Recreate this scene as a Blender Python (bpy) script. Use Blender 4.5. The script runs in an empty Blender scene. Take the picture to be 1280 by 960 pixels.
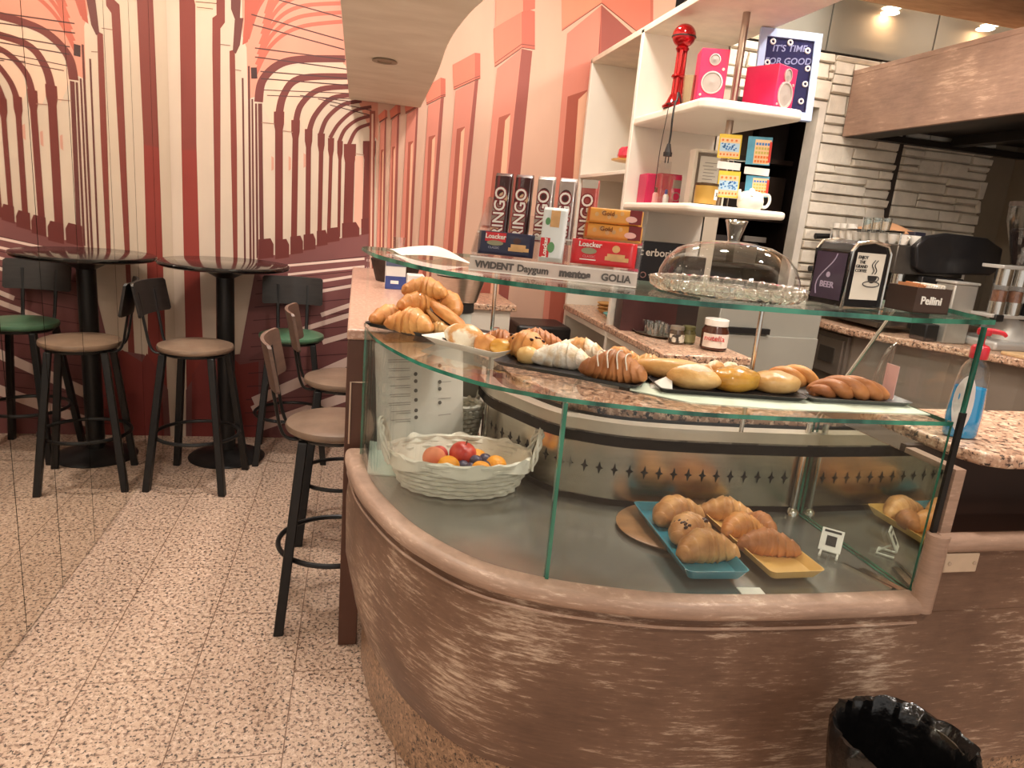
import bpy, bmesh, math, random
from mathutils import Vector, Matrix, Euler
random.seed(7)
C = bpy.context.scene
COL = C.collection
# ------------------------------------------------------------------ camera
FPX, PITCH, ROLL, YAW, EYE = 864.126, 0.239659423, 0.0911646393, 0.234088389, 1.5
_cy, _sy = math.cos(YAW), math.sin(YAW)
_w = Vector((_sy*math.cos(PITCH), _cy*math.cos(PITCH), -math.sin(PITCH)))
_r0 = Vector((_cy, -_sy, 0)); _u0 = _r0.cross(_w)
_r = math.cos(ROLL)*_r0 + math.sin(ROLL)*_u0
_u = -math.sin(ROLL)*_r0 + math.cos(ROLL)*_u0
cd = bpy.data.cameras.new('camera'); cam = bpy.data.objects.new('camera', cd); COL.objects.link(cam)
cd.sensor_fit = 'HORIZONTAL'; cd.sensor_width = 36; cd.lens = FPX/1280*36; cd.clip_start = .02
cam.matrix_world = Matrix(((_r.x,_u.x,-_w.x,0),(_r.y,_u.y,-_w.y,0),(_r.z,_u.z,-_w.z,EYE),(0,0,0,1)))
C.camera = cam
# measured sight lines: a point of the place from where it shows and one known coordinate
def _ray(x, y): return (x-640)/FPX*_r - (y-480)/FPX*_u + _w
def PZ(x, y, z): d = _ray(x, y); t = (z-EYE)/d.z; return Vector((d.x*t, d.y*t, z))
def PY(x, y, Y): d = _ray(x, y); t = Y/d.y; return Vector((d.x*t, Y, EYE+d.z*t))
def PX(x, y, X): d = _ray(x, y); t = X/d.x; return Vector((X, d.y*t, EYE+d.z*t))
# ------------------------------------------------------------------ light
world = bpy.data.worlds.new('world'); C.world = world; world.use_nodes = True
world.node_tree.nodes['Background'].inputs[0].default_value = (1, .93, .86, 1)
world.node_tree.nodes['Background'].inputs[1].default_value = .72
C.view_settings.view_transform = 'Standard'; C.view_settings.look = 'None'
C.view_settings.gamma = 1; C.view_settings.use_curve_mapping = False
C.view_settings.exposure = 0.16
C.cycles.transparent_max_bounces = 32; C.cycles.max_bounces = 10
CEIL = 3.15
WARM = (1, .915, .83)
# x, y, z, watts, radius of the ceiling downlights
LAMPS = [(-.5, 1.0, CEIL, 13, .09), (-.5, 2.45, CEIL, 18, .09), (-.35, 3.3, CEIL, 27, .09), (.95, .2, 2.05, 9, .07),
         (1.0, 2.1, CEIL, 21, .09), (1.75, 1.2, CEIL, 27, .09), (2.35, 2.4, CEIL, 29, .09), (2.6, .6, CEIL, 24, .09),
         (.85, 3.3, CEIL, 20, .09), (2.7, 3.6, CEIL, 20, .09), (-.3, -.8, CEIL, 18, .09), (1.3, -1.0, CEIL, 44, .09),
         (2.55, 3.98, CEIL, 3.5, .06), (3.62, 3.96, CEIL, 3.5, .06), (4.42, 3.98, CEIL, 3, .06)]
for i, (x, y, z, wt, r) in enumerate(LAMPS):
    ld = bpy.data.lights.new('downlight_glow', 'AREA'); ld.shape = 'DISK'; ld.size = 2*r; ld.energy = wt; ld.color = WARM
    lo = bpy.data.objects.new('downlight_glow', ld); COL.objects.link(lo); lo.location = (x, y, z-.035)
# ------------------------------------------------------------------ helpers
def lin(c):
    f = lambda v: v/12.92 if v <= .04045 else ((v+.055)/1.055)**2.4
    return tuple(f(v/255) for v in c)+(1,)
MATS = {}
def mat(name, rgb, rough=.5, metal=0, var=.12, scale=12, bump=0, bscale=None, rgb2=None, lo=.35, hi=.65, coat=0, trans=0,
        ior=1.45, emit=0, stretch=(1,1,1), detail=4, spec=.5, alpha=1, sss=0):
    if name in MATS: return MATS[name]
    m = bpy.data.materials.new(name); m.use_nodes = True; n = m.node_tree; b = n.nodes['Principled BSDF']
    tc = n.nodes.new('ShaderNodeTexCoord'); mp = n.nodes.new('ShaderNodeMapping'); nz = n.nodes.new('ShaderNodeTexNoise')
    cr = n.nodes.new('ShaderNodeValToRGB')
    mp.inputs['Scale'].default_value = stretch
    nz.inputs['Scale'].default_value = scale; nz.inputs['Detail'].default_value = detail
    c1 = lin(rgb); c2 = lin(rgb2) if rgb2 else tuple(max(0, v*(1-var)) for v in c1[:3])+(1,)
    cr.color_ramp.elements[0].position = lo; cr.color_ramp.elements[1].position = hi
    cr.color_ramp.elements[0].color = c2; cr.color_ramp.elements[1].color = c1
    n.links.new(tc.outputs['Object'], mp.inputs[0]); n.links.new(mp.outputs[0], nz.inputs['Vector'])
    n.links.new(nz.outputs[0], cr.inputs[0]); n.links.new(cr.outputs[0], b.inputs['Base Color'])
    b.inputs['Roughness'].default_value = rough; b.inputs['Metallic'].default_value = metal
    b.inputs['Coat Weight'].default_value = coat; b.inputs['Transmission Weight'].default_value = trans
    b.inputs['IOR'].default_value = ior; b.inputs['Specular IOR Level'].default_value = spec
    if sss: b.inputs['Subsurface Weight'].default_value = sss; b.inputs['Subsurface Radius'].default_value = (.01, .006, .003)
    if emit:
        n.links.new(cr.outputs[0], b.inputs['Emission Color']); b.inputs['Emission Strength'].default_value = emit
    if bump:
        bp = n.nodes.new('ShaderNodeBump'); bp.inputs['Strength'].default_value = bump; bp.inputs['Distance'].default_value = .01
        n2 = n.nodes.new('ShaderNodeTexNoise'); n2.inputs['Scale'].default_value = bscale or scale*2; n2.inputs['Detail'].default_value = 4
        n.links.new(mp.outputs[0], n2.inputs['Vector']); n.links.new(n2.outputs[0], bp.inputs['Height'])
        n.links.new(bp.outputs[0], b.inputs['Normal'])
    MATS[name] = m; return m
def granite(name, base, specks, scale=55, rough=.3):
    if name in MATS: return MATS[name]
    m = bpy.data.materials.new(name); m.use_nodes = True; n = m.node_tree; b = n.nodes['Principled BSDF']
    tc = n.nodes.new('ShaderNodeTexCoord')
    prev = None
    for i, (col, sc, lo, hi) in enumerate(specks):
        nz = n.nodes.new('ShaderNodeTexNoise'); nz.inputs['Scale'].default_value = sc; nz.inputs['Detail'].default_value = 3
        nz.inputs['Roughness'].default_value = .6; nz.noise_dimensions = '4D'; nz.inputs['W'].default_value = i*7.3
        n.links.new(tc.outputs['Object'], nz.inputs['Vector'])
        cr = n.nodes.new('ShaderNodeValToRGB'); cr.color_ramp.elements[0].position = lo; cr.color_ramp.elements[1].position = hi
        cr.color_ramp.elements[0].color = (0,0,0,1); cr.color_ramp.elements[1].color = (1,1,1,1)
        n.links.new(nz.outputs[0], cr.inputs[0])
        mx = n.nodes.new('ShaderNodeMix'); mx.data_type = 'RGBA'
        n.links.new(cr.outputs[0], mx.inputs[0])
        if prev is None: mx.inputs[6].default_value = lin(base)
        else: n.links.new(prev, mx.inputs[6])
        mx.inputs[7].default_value = lin(col); prev = mx.outputs[2]
    n.links.new(prev, b.inputs['Base Color']); b.inputs['Roughness'].default_value = rough
    MATS[name] = m; return m
def glass(name, tint=(.965,.985,.975), refl=(1,1,1), edge=.12, power=3.6, base=.018):
    if name in MATS: return MATS[name]
    m = bpy.data.materials.new(name); m.use_nodes = True; n = m.node_tree
    for x in list(n.nodes): n.nodes.remove(x)
    out = n.nodes.new('ShaderNodeOutputMaterial'); mx = n.nodes.new('ShaderNodeMixShader')
    tr = n.nodes.new('ShaderNodeBsdfTransparent'); gl = n.nodes.new('ShaderNodeBsdfGlossy')
    lw = n.nodes.new('ShaderNodeLayerWeight'); lw.inputs['Blend'].default_value = .5
    nz = n.nodes.new('ShaderNodeTexNoise'); nz.inputs['Scale'].default_value = 3
    mr = n.nodes.new('ShaderNodeMath'); mr.operation = 'POWER'; mr.inputs[1].default_value = power
    ma = n.nodes.new('ShaderNodeMath'); ma.operation = 'MULTIPLY_ADD'; ma.inputs[1].default_value = edge*5; ma.inputs[2].default_value = base
    mm = n.nodes.new('ShaderNodeMath'); mm.operation = 'MULTIPLY_ADD'; mm.inputs[1].default_value = .012; mm.inputs[2].default_value = .0
    tr.inputs[0].default_value = tint+(1,); gl.inputs[0].default_value = refl+(1,); gl.inputs['Roughness'].default_value = .02
    n.links.new(lw.outputs['Facing'], mr.inputs[0]); n.links.new(mr.outputs[0], ma.inputs[0])
    n.links.new(nz.outputs[0], mm.inputs[0]); ad = n.nodes.new('ShaderNodeMath'); ad.use_clamp = True
    n.links.new(ma.outputs[0], ad.inputs[0]); n.links.new(mm.outputs[0], ad.inputs[1]); n.links.new(ad.outputs[0], mx.inputs[0])
    n.links.new(tr.outputs[0], mx.inputs[1]); n.links.new(gl.outputs[0], mx.inputs[2]); n.links.new(mx.outputs[0], out.inputs[0])
    MATS[name] = m; return m
def wpos(o):
    v = Vector((0,0,0))
    while o: v += o.location; o = o.parent
    return v
class MB:
    def __init__(s): s.v = []; s.f = []; s.mi = []
    def add(s, vs, fs, m=0):
        o = len(s.v); s.v += [Vector(v) for v in vs]; s.f += [[i+o for i in f] for f in fs]; s.mi += [m]*len(fs); return s
    def box(s, lo, hi, m=0, rz=0, top=1.0):
        x0,y0,z0 = lo; x1,y1,z1 = hi; cx, cy = (x0+x1)/2, (y0+y1)/2
        vs = []
        for z, k in ((z0,1),(z1,top)):
            for x, y in ((x0,y0),(x1,y0),(x1,y1),(x0,y1)):
                dx, dy = (x-cx)*k, (y-cy)*k
                vs.append((cx+dx*math.cos(rz)-dy*math.sin(rz), cy+dx*math.sin(rz)+dy*math.cos(rz), z))
        return s.add(vs, [[3,2,1,0],[4,5,6,7],[0,1,5,4],[1,2,6,5],[2,3,7,6],[3,0,4,7]], m)
    def ring(s, c, ax1, ax2, r, n): return [Vector(c)+ax1*r*math.cos(2*math.pi*i/n)+ax2*r*math.sin(2*math.pi*i/n) for i in range(n)]
    def tube(s, pts, r, n=8, closed=False, m=0, caps=True, flat=1.0):
        pts = [Vector(p) for p in pts]; N = len(pts); rs = r if isinstance(r, (list,tuple)) else [r]*N
        rings = []; prev = None
        for i in range(N):
            if closed: t = pts[(i+1)%N]-pts[i-1]
            else: t = pts[min(i+1,N-1)]-pts[max(i-1,0)]
            t.normalize()
            if prev is None:
                a = Vector((0,0,1)) if abs(t.z) < .9 else Vector((1,0,0)); a = (a-t*a.dot(t)).normalized()
            else: a = (prev-t*prev.dot(t)).normalized()
            prev = a; b = t.cross(a); rings.append(s.ring(pts[i], a*flat, b, rs[i], n))
        vs = [v for g in rings for v in g]; fs = []
        for i in range(N if closed else N-1):
            j = (i+1)%N
            for k in range(n): l = (k+1)%n; fs.append([i*n+k, i*n+l, j*n+l, j*n+k])
        if caps and not closed: fs += [list(range(n))[::-1], [(N-1)*n+k for k in range(n)]]
        return s.add(vs, fs, m)
    def cyl(s, p0, p1, r0, r1=None, n=20, m=0): return s.tube([p0, p1], [r0, r0 if r1 is None else r1], n, m=m)
    def lathe(s, prof, c=(0,0,0), n=28, m=0, axis=None, sx=1, sy=1, cap=True):
        vs = []; fs = []; c = Vector(c); N = len(prof)
        for r, z in prof:
            for k in range(n):
                a = 2*math.pi*k/n; vs.append(c+Vector((r*sx*math.cos(a), r*sy*math.sin(a), z)))
        if axis is not None:
            q = Vector((0,0,1)).rotation_difference(Vector(axis)); vs = [c+q@(v-c) for v in vs]
        for i in range(N-1):
            for k in range(n): l = (k+1)%n; fs.append([i*n+k, i*n+l, (i+1)*n+l, (i+1)*n+k])
        if cap:
            if prof[0][0] > 1e-6: fs.append(list(range(n))[::-1])
            if prof[-1][0] > 1e-6: fs.append([(N-1)*n+k for k in range(n)])
        return s.add(vs, fs, m)
    def prism(s, poly, z0, z1, m=0, mside=None):
        n = len(poly); a = sum(poly[i][0]*poly[(i+1)%n][1]-poly[(i+1)%n][0]*poly[i][1] for i in range(n))
        if a < 0: poly = poly[::-1]
        vs = [(p[0],p[1],z0) for p in poly]+[(p[0],p[1],z1) for p in poly]
        s.add(vs, [list(range(n))[::-1], [n+i for i in range(n)]], m)
        return s.add(vs, [[i,(i+1)%n,n+(i+1)%n,n+i] for i in range(n)], m if mside is None else mside)
    def ell(s, c, rx, ry, rz, n=20, k=12, m=0, fn=None, rot=None):
        vs = []; fs = []; c = Vector(c)
        for i in range(k+1):
            p = math.pi*i/k
            for j in range(n):
                a = 2*math.pi*j/n; d = Vector((math.sin(p)*math.cos(a), math.sin(p)*math.sin(a), math.cos(p)))
                g = fn(d) if fn else 1; v = Vector((d.x*rx*g, d.y*ry*g, d.z*rz*g))
                if rot: v = rot@v
                vs.append(c+v)
        for i in range(k):
            for j in range(n): l = (j+1)%n; fs.append([i*n+j, (i+1)*n+j, (i+1)*n+l, i*n+l])
        return s.add(vs, fs, m)
    def sweep(s, path, prof, m=0, closed=False, caps=True):
        """path: [(x,y)], prof: [(outward offset, z)]; outward = right-hand side of the walk"""
        N = len(path); K = len(prof); vs = []; fs = []
        for i, p in enumerate(path):
            nx, ny = pnormal(path, i)
            for o, z in prof: vs.append((p[0]+nx*o, p[1]+ny*o, z))
        for i in range(N-1):
            for k in range(K if closed else K-1): l = (k+1)%K; fs.append([i*K+k, (i+1)*K+k, (i+1)*K+l, i*K+l])
        if closed and caps: fs += [list(range(K)), [(N-1)*K+k for k in range(K)][::-1]]
        return s.add(vs, fs, m)
    def quadstrip(s, a, b, m=0):
        n = len(a); return s.add(list(a)+list(b), [[i,i+1,n+i+1,n+i] for i in range(n-1)], m)
    def build(s, name, mats, parent=None, smooth=False, bevel=0, local=False, weld=True, sub=0, seg=2, angle=40):
        if not isinstance(mats, (list,tuple)): mats = [mats]
        off = Vector((0,0,0)) if (local or parent is None) else wpos(parent)
        me = bpy.data.meshes.new(name); me.from_pydata([v-off for v in s.v], [], s.f)
        for mm in mats: me.materials.append(mm)
        for p, i in zip(me.polygons, s.mi): p.material_index = i
        bm = bmesh.new(); bm.from_mesh(me)
        if weld: bmesh.ops.remove_doubles(bm, verts=bm.verts, dist=1e-5)
        bmesh.ops.recalc_face_normals(bm, faces=bm.faces); bm.to_mesh(me); bm.free()
        o = bpy.data.objects.new(name, me); COL.objects.link(o)
        if parent: o.parent = parent
        if bevel:
            md = o.modifiers.new('b', 'BEVEL'); md.width = bevel; md.segments = seg; md.limit_method = 'ANGLE'; md.angle_limit = math.radians(35)
        if sub:
            md = o.modifiers.new('s', 'SUBSURF'); md.levels = sub; md.render_levels = sub
        if smooth or bevel:
            for p in me.polygons: p.use_smooth = True
            if not sub: me.set_sharp_from_angle(angle=math.radians(angle))
        return o
def pnormal(path, i):
    N = len(path); a = path[max(i-1,0)]; b = path[min(i+1,N-1)]
    tx, ty = b[0]-a[0], b[1]-a[1]; l = math.hypot(tx, ty) or 1
    return ty/l, -tx/l
def offset(path, d): return [(p[0]+pnormal(path,i)[0]*d, p[1]+pnormal(path,i)[1]*d) for i, p in enumerate(path)]
def spline(pts, n=60):
    out = []; P = [pts[0]]+list(pts)+[pts[-1]]; L = len(pts)-1
    for i in range(n+1):
        u = i/n*L; k = min(int(u), L-1); t = u-k; a,b,c,d = P[k],P[k+1],P[k+2],P[k+3]
        out.append(tuple(.5*((2*b[q])+(-a[q]+c[q])*t+(2*a[q]-5*b[q]+4*c[q]-d[q])*t*t+(-a[q]+3*b[q]-3*c[q]+d[q])*t**3) for q in range(len(b))))
    return out
def tag(o, label, cat, group=None, kind=None):
    o['label'] = label; o['category'] = cat
    if group: o['group'] = group
    if kind: o['kind'] = kind
    return o
def thing(name, label, cat, loc=(0,0,0), group=None):
    o = bpy.data.objects.new(name, None); COL.objects.link(o); o.location = loc; o.empty_display_size = .05
    return tag(o, label, cat, group)
def struct(o): o['kind'] = 'structure'; return o
def copy_tree(o, parent=None):
    c = o.copy(); COL.objects.link(c); c.parent = parent
    for ch in [x for x in bpy.data.objects if x.parent == o]: copy_tree(ch, c)
    return c
def text(name, body, size, loc, xdir, ydir, m, parent, depth=.0006, bold=0, align='CENTER', shear=0, sp=1):
    cu = bpy.data.curves.new('t', 'FONT'); cu.body = body; cu.size = size; cu.extrude = depth; cu.align_x = align; cu.align_y = 'CENTER'
    cu.offset = bold; cu.shear = shear; cu.resolution_u = 3; cu.space_character = sp
    t = bpy.data.objects.new('t', cu); COL.objects.link(t); bpy.context.view_layer.update()
    me = bpy.data.meshes.new_from_object(t.evaluated_get(bpy.context.evaluated_depsgraph_get()))
    bpy.data.objects.remove(t); bpy.data.curves.remove(cu)
    x = Vector(xdir).normalized(); y = Vector(ydir); y = (y-x*y.dot(x)).normalized(); z = x.cross(y)
    M = Matrix(((x.x,y.x,z.x,loc[0]),(x.y,y.y,z.y,loc[1]),(x.z,y.z,z.z,loc[2]),(0,0,0,1)))
    off = wpos(parent) if parent else Vector((0,0,0))
    me.transform(Matrix.Translation(-off)@M); me.materials.clear(); me.materials.append(m); me.name = name
    o = bpy.data.objects.new(name, me); COL.objects.link(o)
    if parent: o.parent = parent
    return o
# ------------------------------------------------------------------ common materials
BLACK = mat('black_metal', (30,29,29), .45, 0, .2, 20)
CHROME = mat('chrome', (215,212,205), .16, 1, .06, 8)
STEEL = mat('brushed_steel', (190,182,172), .3, 1, .16, 30, stretch=(1,1,14))
WHITE = mat('white_lacquer', (235,228,215), .4, 0, .04, 5)
GLASS = glass('clear_glass')
ACRYL = glass('clear_acrylic', (.97,.97,.97), edge=.16, base=.05)
GEDGE = mat('green_glass_edge', (70,150,125), .12, 0, .35, 14, rgb2=(14,72,60), stretch=(1,1,.2), spec=.8)
GRAN = granite('counter_granite', (190,152,126), [((222,194,168),56,.5,.6),((108,76,60),66,.54,.62),((40,30,26),84,.565,.63)])
WOOD = mat('worn_brown_wood', (132,98,78), .42, 0, .2, 3.2, bump=.12, bscale=30, rgb2=(98,68,52), stretch=(1,1,3))
# ------------------------------------------------------------------ the room
def floor_mat():
    m = granite('floor_granite', (196,168,146), [((216,192,172),60,.5,.62),((136,108,92),70,.52,.61),((66,54,48),85,.545,.61)], rough=.38)
    n = m.node_tree; b = n.nodes['Principled BSDF']
    src = b.inputs['Base Color'].links[0].from_socket
    tc = n.nodes.new('ShaderNodeTexCoord'); sp = n.nodes.new('ShaderNodeSeparateXYZ'); cb = n.nodes.new('ShaderNodeCombineXYZ')
    ax = n.nodes.new('ShaderNodeMath'); ax.operation = 'ADD'; ax.inputs[1].default_value = .152+.306*40
    ay = n.nodes.new('ShaderNodeMath'); ay.operation = 'ADD'; ay.inputs[1].default_value = -2.036+.35+7
    n.links.new(tc.outputs['Object'], sp.inputs[0]); n.links.new(sp.outputs[0], ax.inputs[0]); n.links.new(sp.outputs[1], ay.inputs[0])
    n.links.new(ay.outputs[0], cb.inputs[0]); n.links.new(ax.outputs[0], cb.inputs[1])
    br = n.nodes.new('ShaderNodeTexBrick'); br.offset = .5; br.inputs['Scale'].default_value = 1; br.inputs['Mortar Size'].default_value = .0016
    br.inputs['Brick Width'].default_value = .7; br.inputs['Row Height'].default_value = .306; br.inputs['Mortar Smooth'].default_value = 0
    n.links.new(cb.outputs[0], br.inputs['Vector'])
    mx = n.nodes.new('ShaderNodeMix'); mx.data_type = 'RGBA'; n.links.new(br.outputs['Fac'], mx.inputs[0]); n.links.new(src, mx.inputs[6])
    mx.inputs[7].default_value = lin((112,84,66)); n.links.new(mx.outputs[2], b.inputs['Base Color'])
    return m
def stucco(name, a, b_, rough=.75):
    return mat(name, a, rough, 0, rgb2=b_, scale=7, stretch=(1,3,1), bump=.35, bscale=22, lo=.3, hi=.7)
BX, DY = 4.9, 4.37
struct(MB().box((-1.25,-2.6,-.08),(BX,5.7,0)).build('floor', floor_mat()))
struct(MB().box((-1.25,-2.6,CEIL),(BX,5.7,CEIL+.08)).build('ceiling', mat('ceiling_plaster', (205,196,180), .8, 0, .05, 4)))
# mirror panels on the left wall; dark joints between them
mir = mat('mirror', (236,233,226), .015, 1, .01, 2)
ml = MB().box((-1.12,-2.6,0),(-1.036,4.45,CEIL), 1)
js = [-2.6,-1.3,-.6,.1,.8,1.5,1.95,2.317,2.614,2.948,3.364,3.70,4.02,DY]
for a, b in zip(js, js[1:]): ml.box((-1.036,a+.0022,.005),(-1.03,b-.0022,CEIL), 0)
struct(ml.build('wall_left', [mir, mat('mirror_joint', (52,44,40), .7)]))
struct(MB().box((4.62,-2.6,0),(4.72,5.7,CEIL)).build('wall_right', mat('taupe_plaster', (132,118,100), .8, 0, .1, 6)))
# ---- mural on the back wall: flat print, the picture is layers of ink in one mesh
INK = {}
def ink(rgb, v=.09):
    k = rgb
    if k not in INK: INK[k] = (len(INK), mat('mural_%d_%d_%d' % rgb, rgb, .55, 0, v, 5, stretch=(1,1,.25)))
    return INK[k][0]
CREAM, CREAM2, RED, RED2, SAL, SALD, ORG, PINK, MAR, STREAK = (208,187,167),(216,175,153),(128,56,46),(102,50,44),(214,134,115),(152,80,70),(214,144,122),(216,150,132),(124,74,72),(230,200,186)
mu = MB(); lay = [0]
def M(px, col, d=None):
    lay[0] += 1; Y = DY-.00003*lay[0] if d is None else DY-d
    vs = [PY(x, y, DY) for x, y in px]; vs = [Vector((v.x, Y, v.z)) for v in vs]
    mu.add(vs, [list(range(len(vs)))], ink(col))
def MS(px, w, col, w2=None):
    lay[0] += 1; a = []; b = []; N = len(px)
    px = spline(px, max(8, 5*len(px))) if len(px) > 2 else px
    for i, p in enumerate(px):
        nx, ny = pnormal(px, i); ww = w if w2 is None else w+(w2-w)*i/(len(px)-1)
        for L, s in ((a,1),(b,-1)):
            v = PY(p[0]+nx*s*ww/2, p[1]+ny*s*ww/2, DY); L.append(Vector((v.x, DY-.00003*lay[0], v.z)))
    mu.quadstrip(a, b, ink(col))
mu.box((-1.25,DY,0),(1.85,DY+.1,CEIL), ink(CREAM2))
M([(205,-150),(470,-150),(470,560),(215,560)], CREAM)
k8 = .375
def K(pts, ox=0, oy=0, s=.375): return [(ox+x*s, oy+y*s) for x, y in pts]
# vault of the arcade, salmon with darker ribs
M(K([(800,-420),(1260,-420),(1260,470),(1235,440),(1140,200),(1000,195),(930,215),(880,255),(860,320),(826,330),(822,160),(808,120)]), ORG)
for i in range(9):
    t = i/8
    MS(K([(826-6*i+20*t,130-70*i),(870+30*t,10-60*i+60*t),(960,-70-40*i+40*t),(1170,-90-38*i)]), 4.2, (178,88,70))
for i in range(7):
    y = 60+i*28
    MS(K([(850+6*i, 250-i*34),(905+4*i, 150-i*36),(1000, 90-i*34),(1165, 70-i*30)]), 5.0, (190,98,78))
M(K([(820,-420),(905,-420),(870,0),(846,60),(826,140),(808,150),(815,70)]), (176,84,66))
M(K([(765,-420),(822,-420),(800,60),(785,70),(770,30)]), RED2)
# arches seen one behind the other: white reveals, then dark rings
for pts in ([(875,350),(885,290),(930,235),(1000,215),(1150,215),(1165,250),(1010,250),(950,300),(925,400),(905,420)],
            [(940,390),(960,310),(1010,262),(1160,262),(1172,285),(1060,292),(1005,345),(985,430),(960,440)],
            [(1000,400),(1015,350),(1065,305),(1180,300),(1185,325),(1105,330),(1055,385),(1035,460),(1020,460)]):
    M(K(pts), (228,190,166))
for pts, w in (([(862,340),(874,270),(925,218),(1000,198),(1150,196)],11),([(928,400),(945,318),(1000,262),(1160,255)],10),
               ([(985,420),(1002,352),(1062,300),(1168,288)],8),([(1030,440),(1050,385),(1102,330),(1180,315)],7),
               ([(1068,450),(1090,395),(1142,350),(1205,336)],6),([(1100,460),(1130,412),(1180,370),(1238,356)],5),
               ([(1130,475),(1150,432),(1190,400),(1238,386)],5),([(1160,490),(1180,445),(1200,425),(1238,412)],5)):
    MS(K(pts), w, (112,50,44), w*.8)
for i, (a, b) in enumerate([((838,48),(1145,135)),((842,82),(1148,165)),((930,0),(1145,60)),((850,160),(1160,200)),((850,190),(1165,232)),((868,238),(1165,262)),((870,262),(1170,285)),((880,300),(1180,312)),((890,318),(1190,330)),((1000,318),(1200,342)),((1060,330),(1238,368)),((1100,350),(1238,385))]):
    MS(K([a, b]), 1.5 if i < 7 else 1.1, (78,44,42))
# columns' dark gaps
def gap(xt, yt, xb, yb, wt, wb, col=RED): M(K([(xt,yt),(xt+wt,yt),(xb+wb,yb),(xb,yb)]), col)
M(K([(592,-420),(648,-420),(655,480),(668,960),(692,1460),(626,1460),(615,960),(605,480)]), RED)
M(K([(606,500),(655,500),(668,960),(692,1460),(626,1460),(615,960)]), (140,52,42))
M(K([(716,-420),(748,-420),(750,75),(735,95),(735,180),(735,960),(745,1300),(722,1300),(720,960),(708,180),(708,60),(722,50)]), RED)
M(K([(640,-40),(722,-40),(722,6),(716,20),(708,34),(655,34),(650,10)]), (214,184,158))
MS(K([(652,6),(722,12)]), 1.2, (120,80,66)); MS(K([(656,24),(710,30)]), 1.0, (120,80,66))
M(K([(765,170),(783,165),(790,500),(792,860),(778,860),(770,500)]), RED)
M(K([(783,60),(812,60),(800,150),(786,180),(776,170)]), RED2)
MS(K([(735,148),(768,152)]), 1.0, (140,100,84)); MS(K([(783,232),(804,236)]), 1.0, (140,100,84))
for x, yt, xb, yb, w in ((806,260,814,880,6),(826,220,832,870,7),(838,330,843,870,6),(850,345,855,860,7),(860,345,866,840,14)):
    gap(x, yt, xb, yb, w, w, RED2)
M(K([(836,225),(856,225),(858,262),(838,262)]), (66,38,36))
for x, yt, xb, yb, w in ((917,372,917,850,26),(975,400,969,850,20),(1020,430,1017,830,17),(1063,445,1057,815,15),(1097,460,1089,800,12),(1128,470,1124,790,10),(1150,480,1143,790,32),(1214,470,1206,780,34)):
    M(K([(x-4,yt),(x+w+5,yt),(x+w+4,yt+40),(x+w,yt+62),(xb+w,yb),(xb,yb),(x,yt+62),(x-4,yt+40)]), (112,46,38))
for x, y in ((905,520),(962,520),(1012,510)): M(K([(x,y),(x+8,y+6),(x+8,y+44),(x,y+50)]), (206,150,130))
for x0, x1, y in ((872,916,408),(944,976,436),(1184,1214,512)): MS(K([(x0,y),(x1,y+5)]), .9, (170,126,108))
M(K([(1184,520),(1212,520),(1206,760),(1180,760)]), (226,172,150))
# wooden floor of the picture, plinths, pale light streaks
M(K([(620,1300),(690,1190),(800,1180),(860,850),(960,850),(1100,800),(1240,775),(1240,1470),(620,1470)]), MAR)
M(K([(640,1460),(640,1250),(682,1185),(700,1215),(760,1180),(800,1215),(862,1205),(862,1460)]), (130,50,44))
for i, (x, y, w, h) in enumerate(((862,850,50,52),(918,850,46,50),(968,835,42,46),(1012,822,40,40),(1056,808,36,38),(1092,795,40,34),(1140,780,58,36),(1204,770,32,40))):
    M(K([(x,y-h),(x+w*.8,y-h-4),(x+w,y-h+16),(x+w,y+8),(x,y+14)]), (104,42,36))
for i in range(13):
    y = 880+i*44
    MS(K([(860-i*4,y+12),(1240,y-28+i*2)]), 1.0, (78,36,38))
for a, b, w in (((960,885),(1215,862),3),((960,915),(1215,888),3),((1020,945),(1215,915),3.4),((1045,975),(1215,945),4),((1070,1050),(1215,1000),5.5),((985,1105),(1215,1035),6),((1075,1140),(1215,1100),6.5),((845,1340),(1010,1268),13),((845,1350),(855,1370),8),((1000,1275),(1215,1180),11),((870,1420),(1215,1300),12)):
    MS(K([a, b]), w, STREAK)
# right half: pink pilasters getting larger
def K4(pts): return [(400+x*.375, y*.375) for x, y in pts]
def pil(xl, xc, xr, yl, yc, yr, xb, ybot=900, inset=True, k=1):
    """cap lower corners: left, front corner, right (crop units); xb: x of the three shaft edges at the bottom"""
    h = k*(xr-xl)*.95
    M(K4([(xl-4,yl-h),(xc,yc-h-8),(xc,yc),(xl,yl)]), (226,128,104)); M(K4([(xc,yc-h-8),(xr,yr-h),(xr,yr),(xc,yc)]), (196,104,86))
    d = (xr-xl)*.05+2
    X_ = lambda xt, yt, xq: xq+(xq-xt)*560/(ybot-yt)
    q0, q1, q2 = X_(xl+d,yl,xb[0]), X_(xc,yc,xb[1]), X_(xr-d,yr,xb[2])
    M(K4([(xl+d,yl+d*.5),(xc,yc+d*.3),(q1,ybot+560),(q0,ybot+560)]), SAL); M(K4([(xc,yc+d*.3),(xr-d,yr+d*.5),(q2,ybot+560),(q1,ybot+560)]), SALD)
    for q in (0, .09):
        MS(K4([(xl,yl-q*h-1),(xc,yc-q*h-1),(xc+.1,yc-q*h-1),(xr,yr-q*h-1)][:2]), .9, (120,62,52)); MS(K4([(xc,yc-q*h-1),(xr,yr-q*h-1)]), .9, (120,62,52))
M(K4([(700,-300),(1120,-300),(1080,110),(1000,900),(620,900)]), CREAM2)
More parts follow.
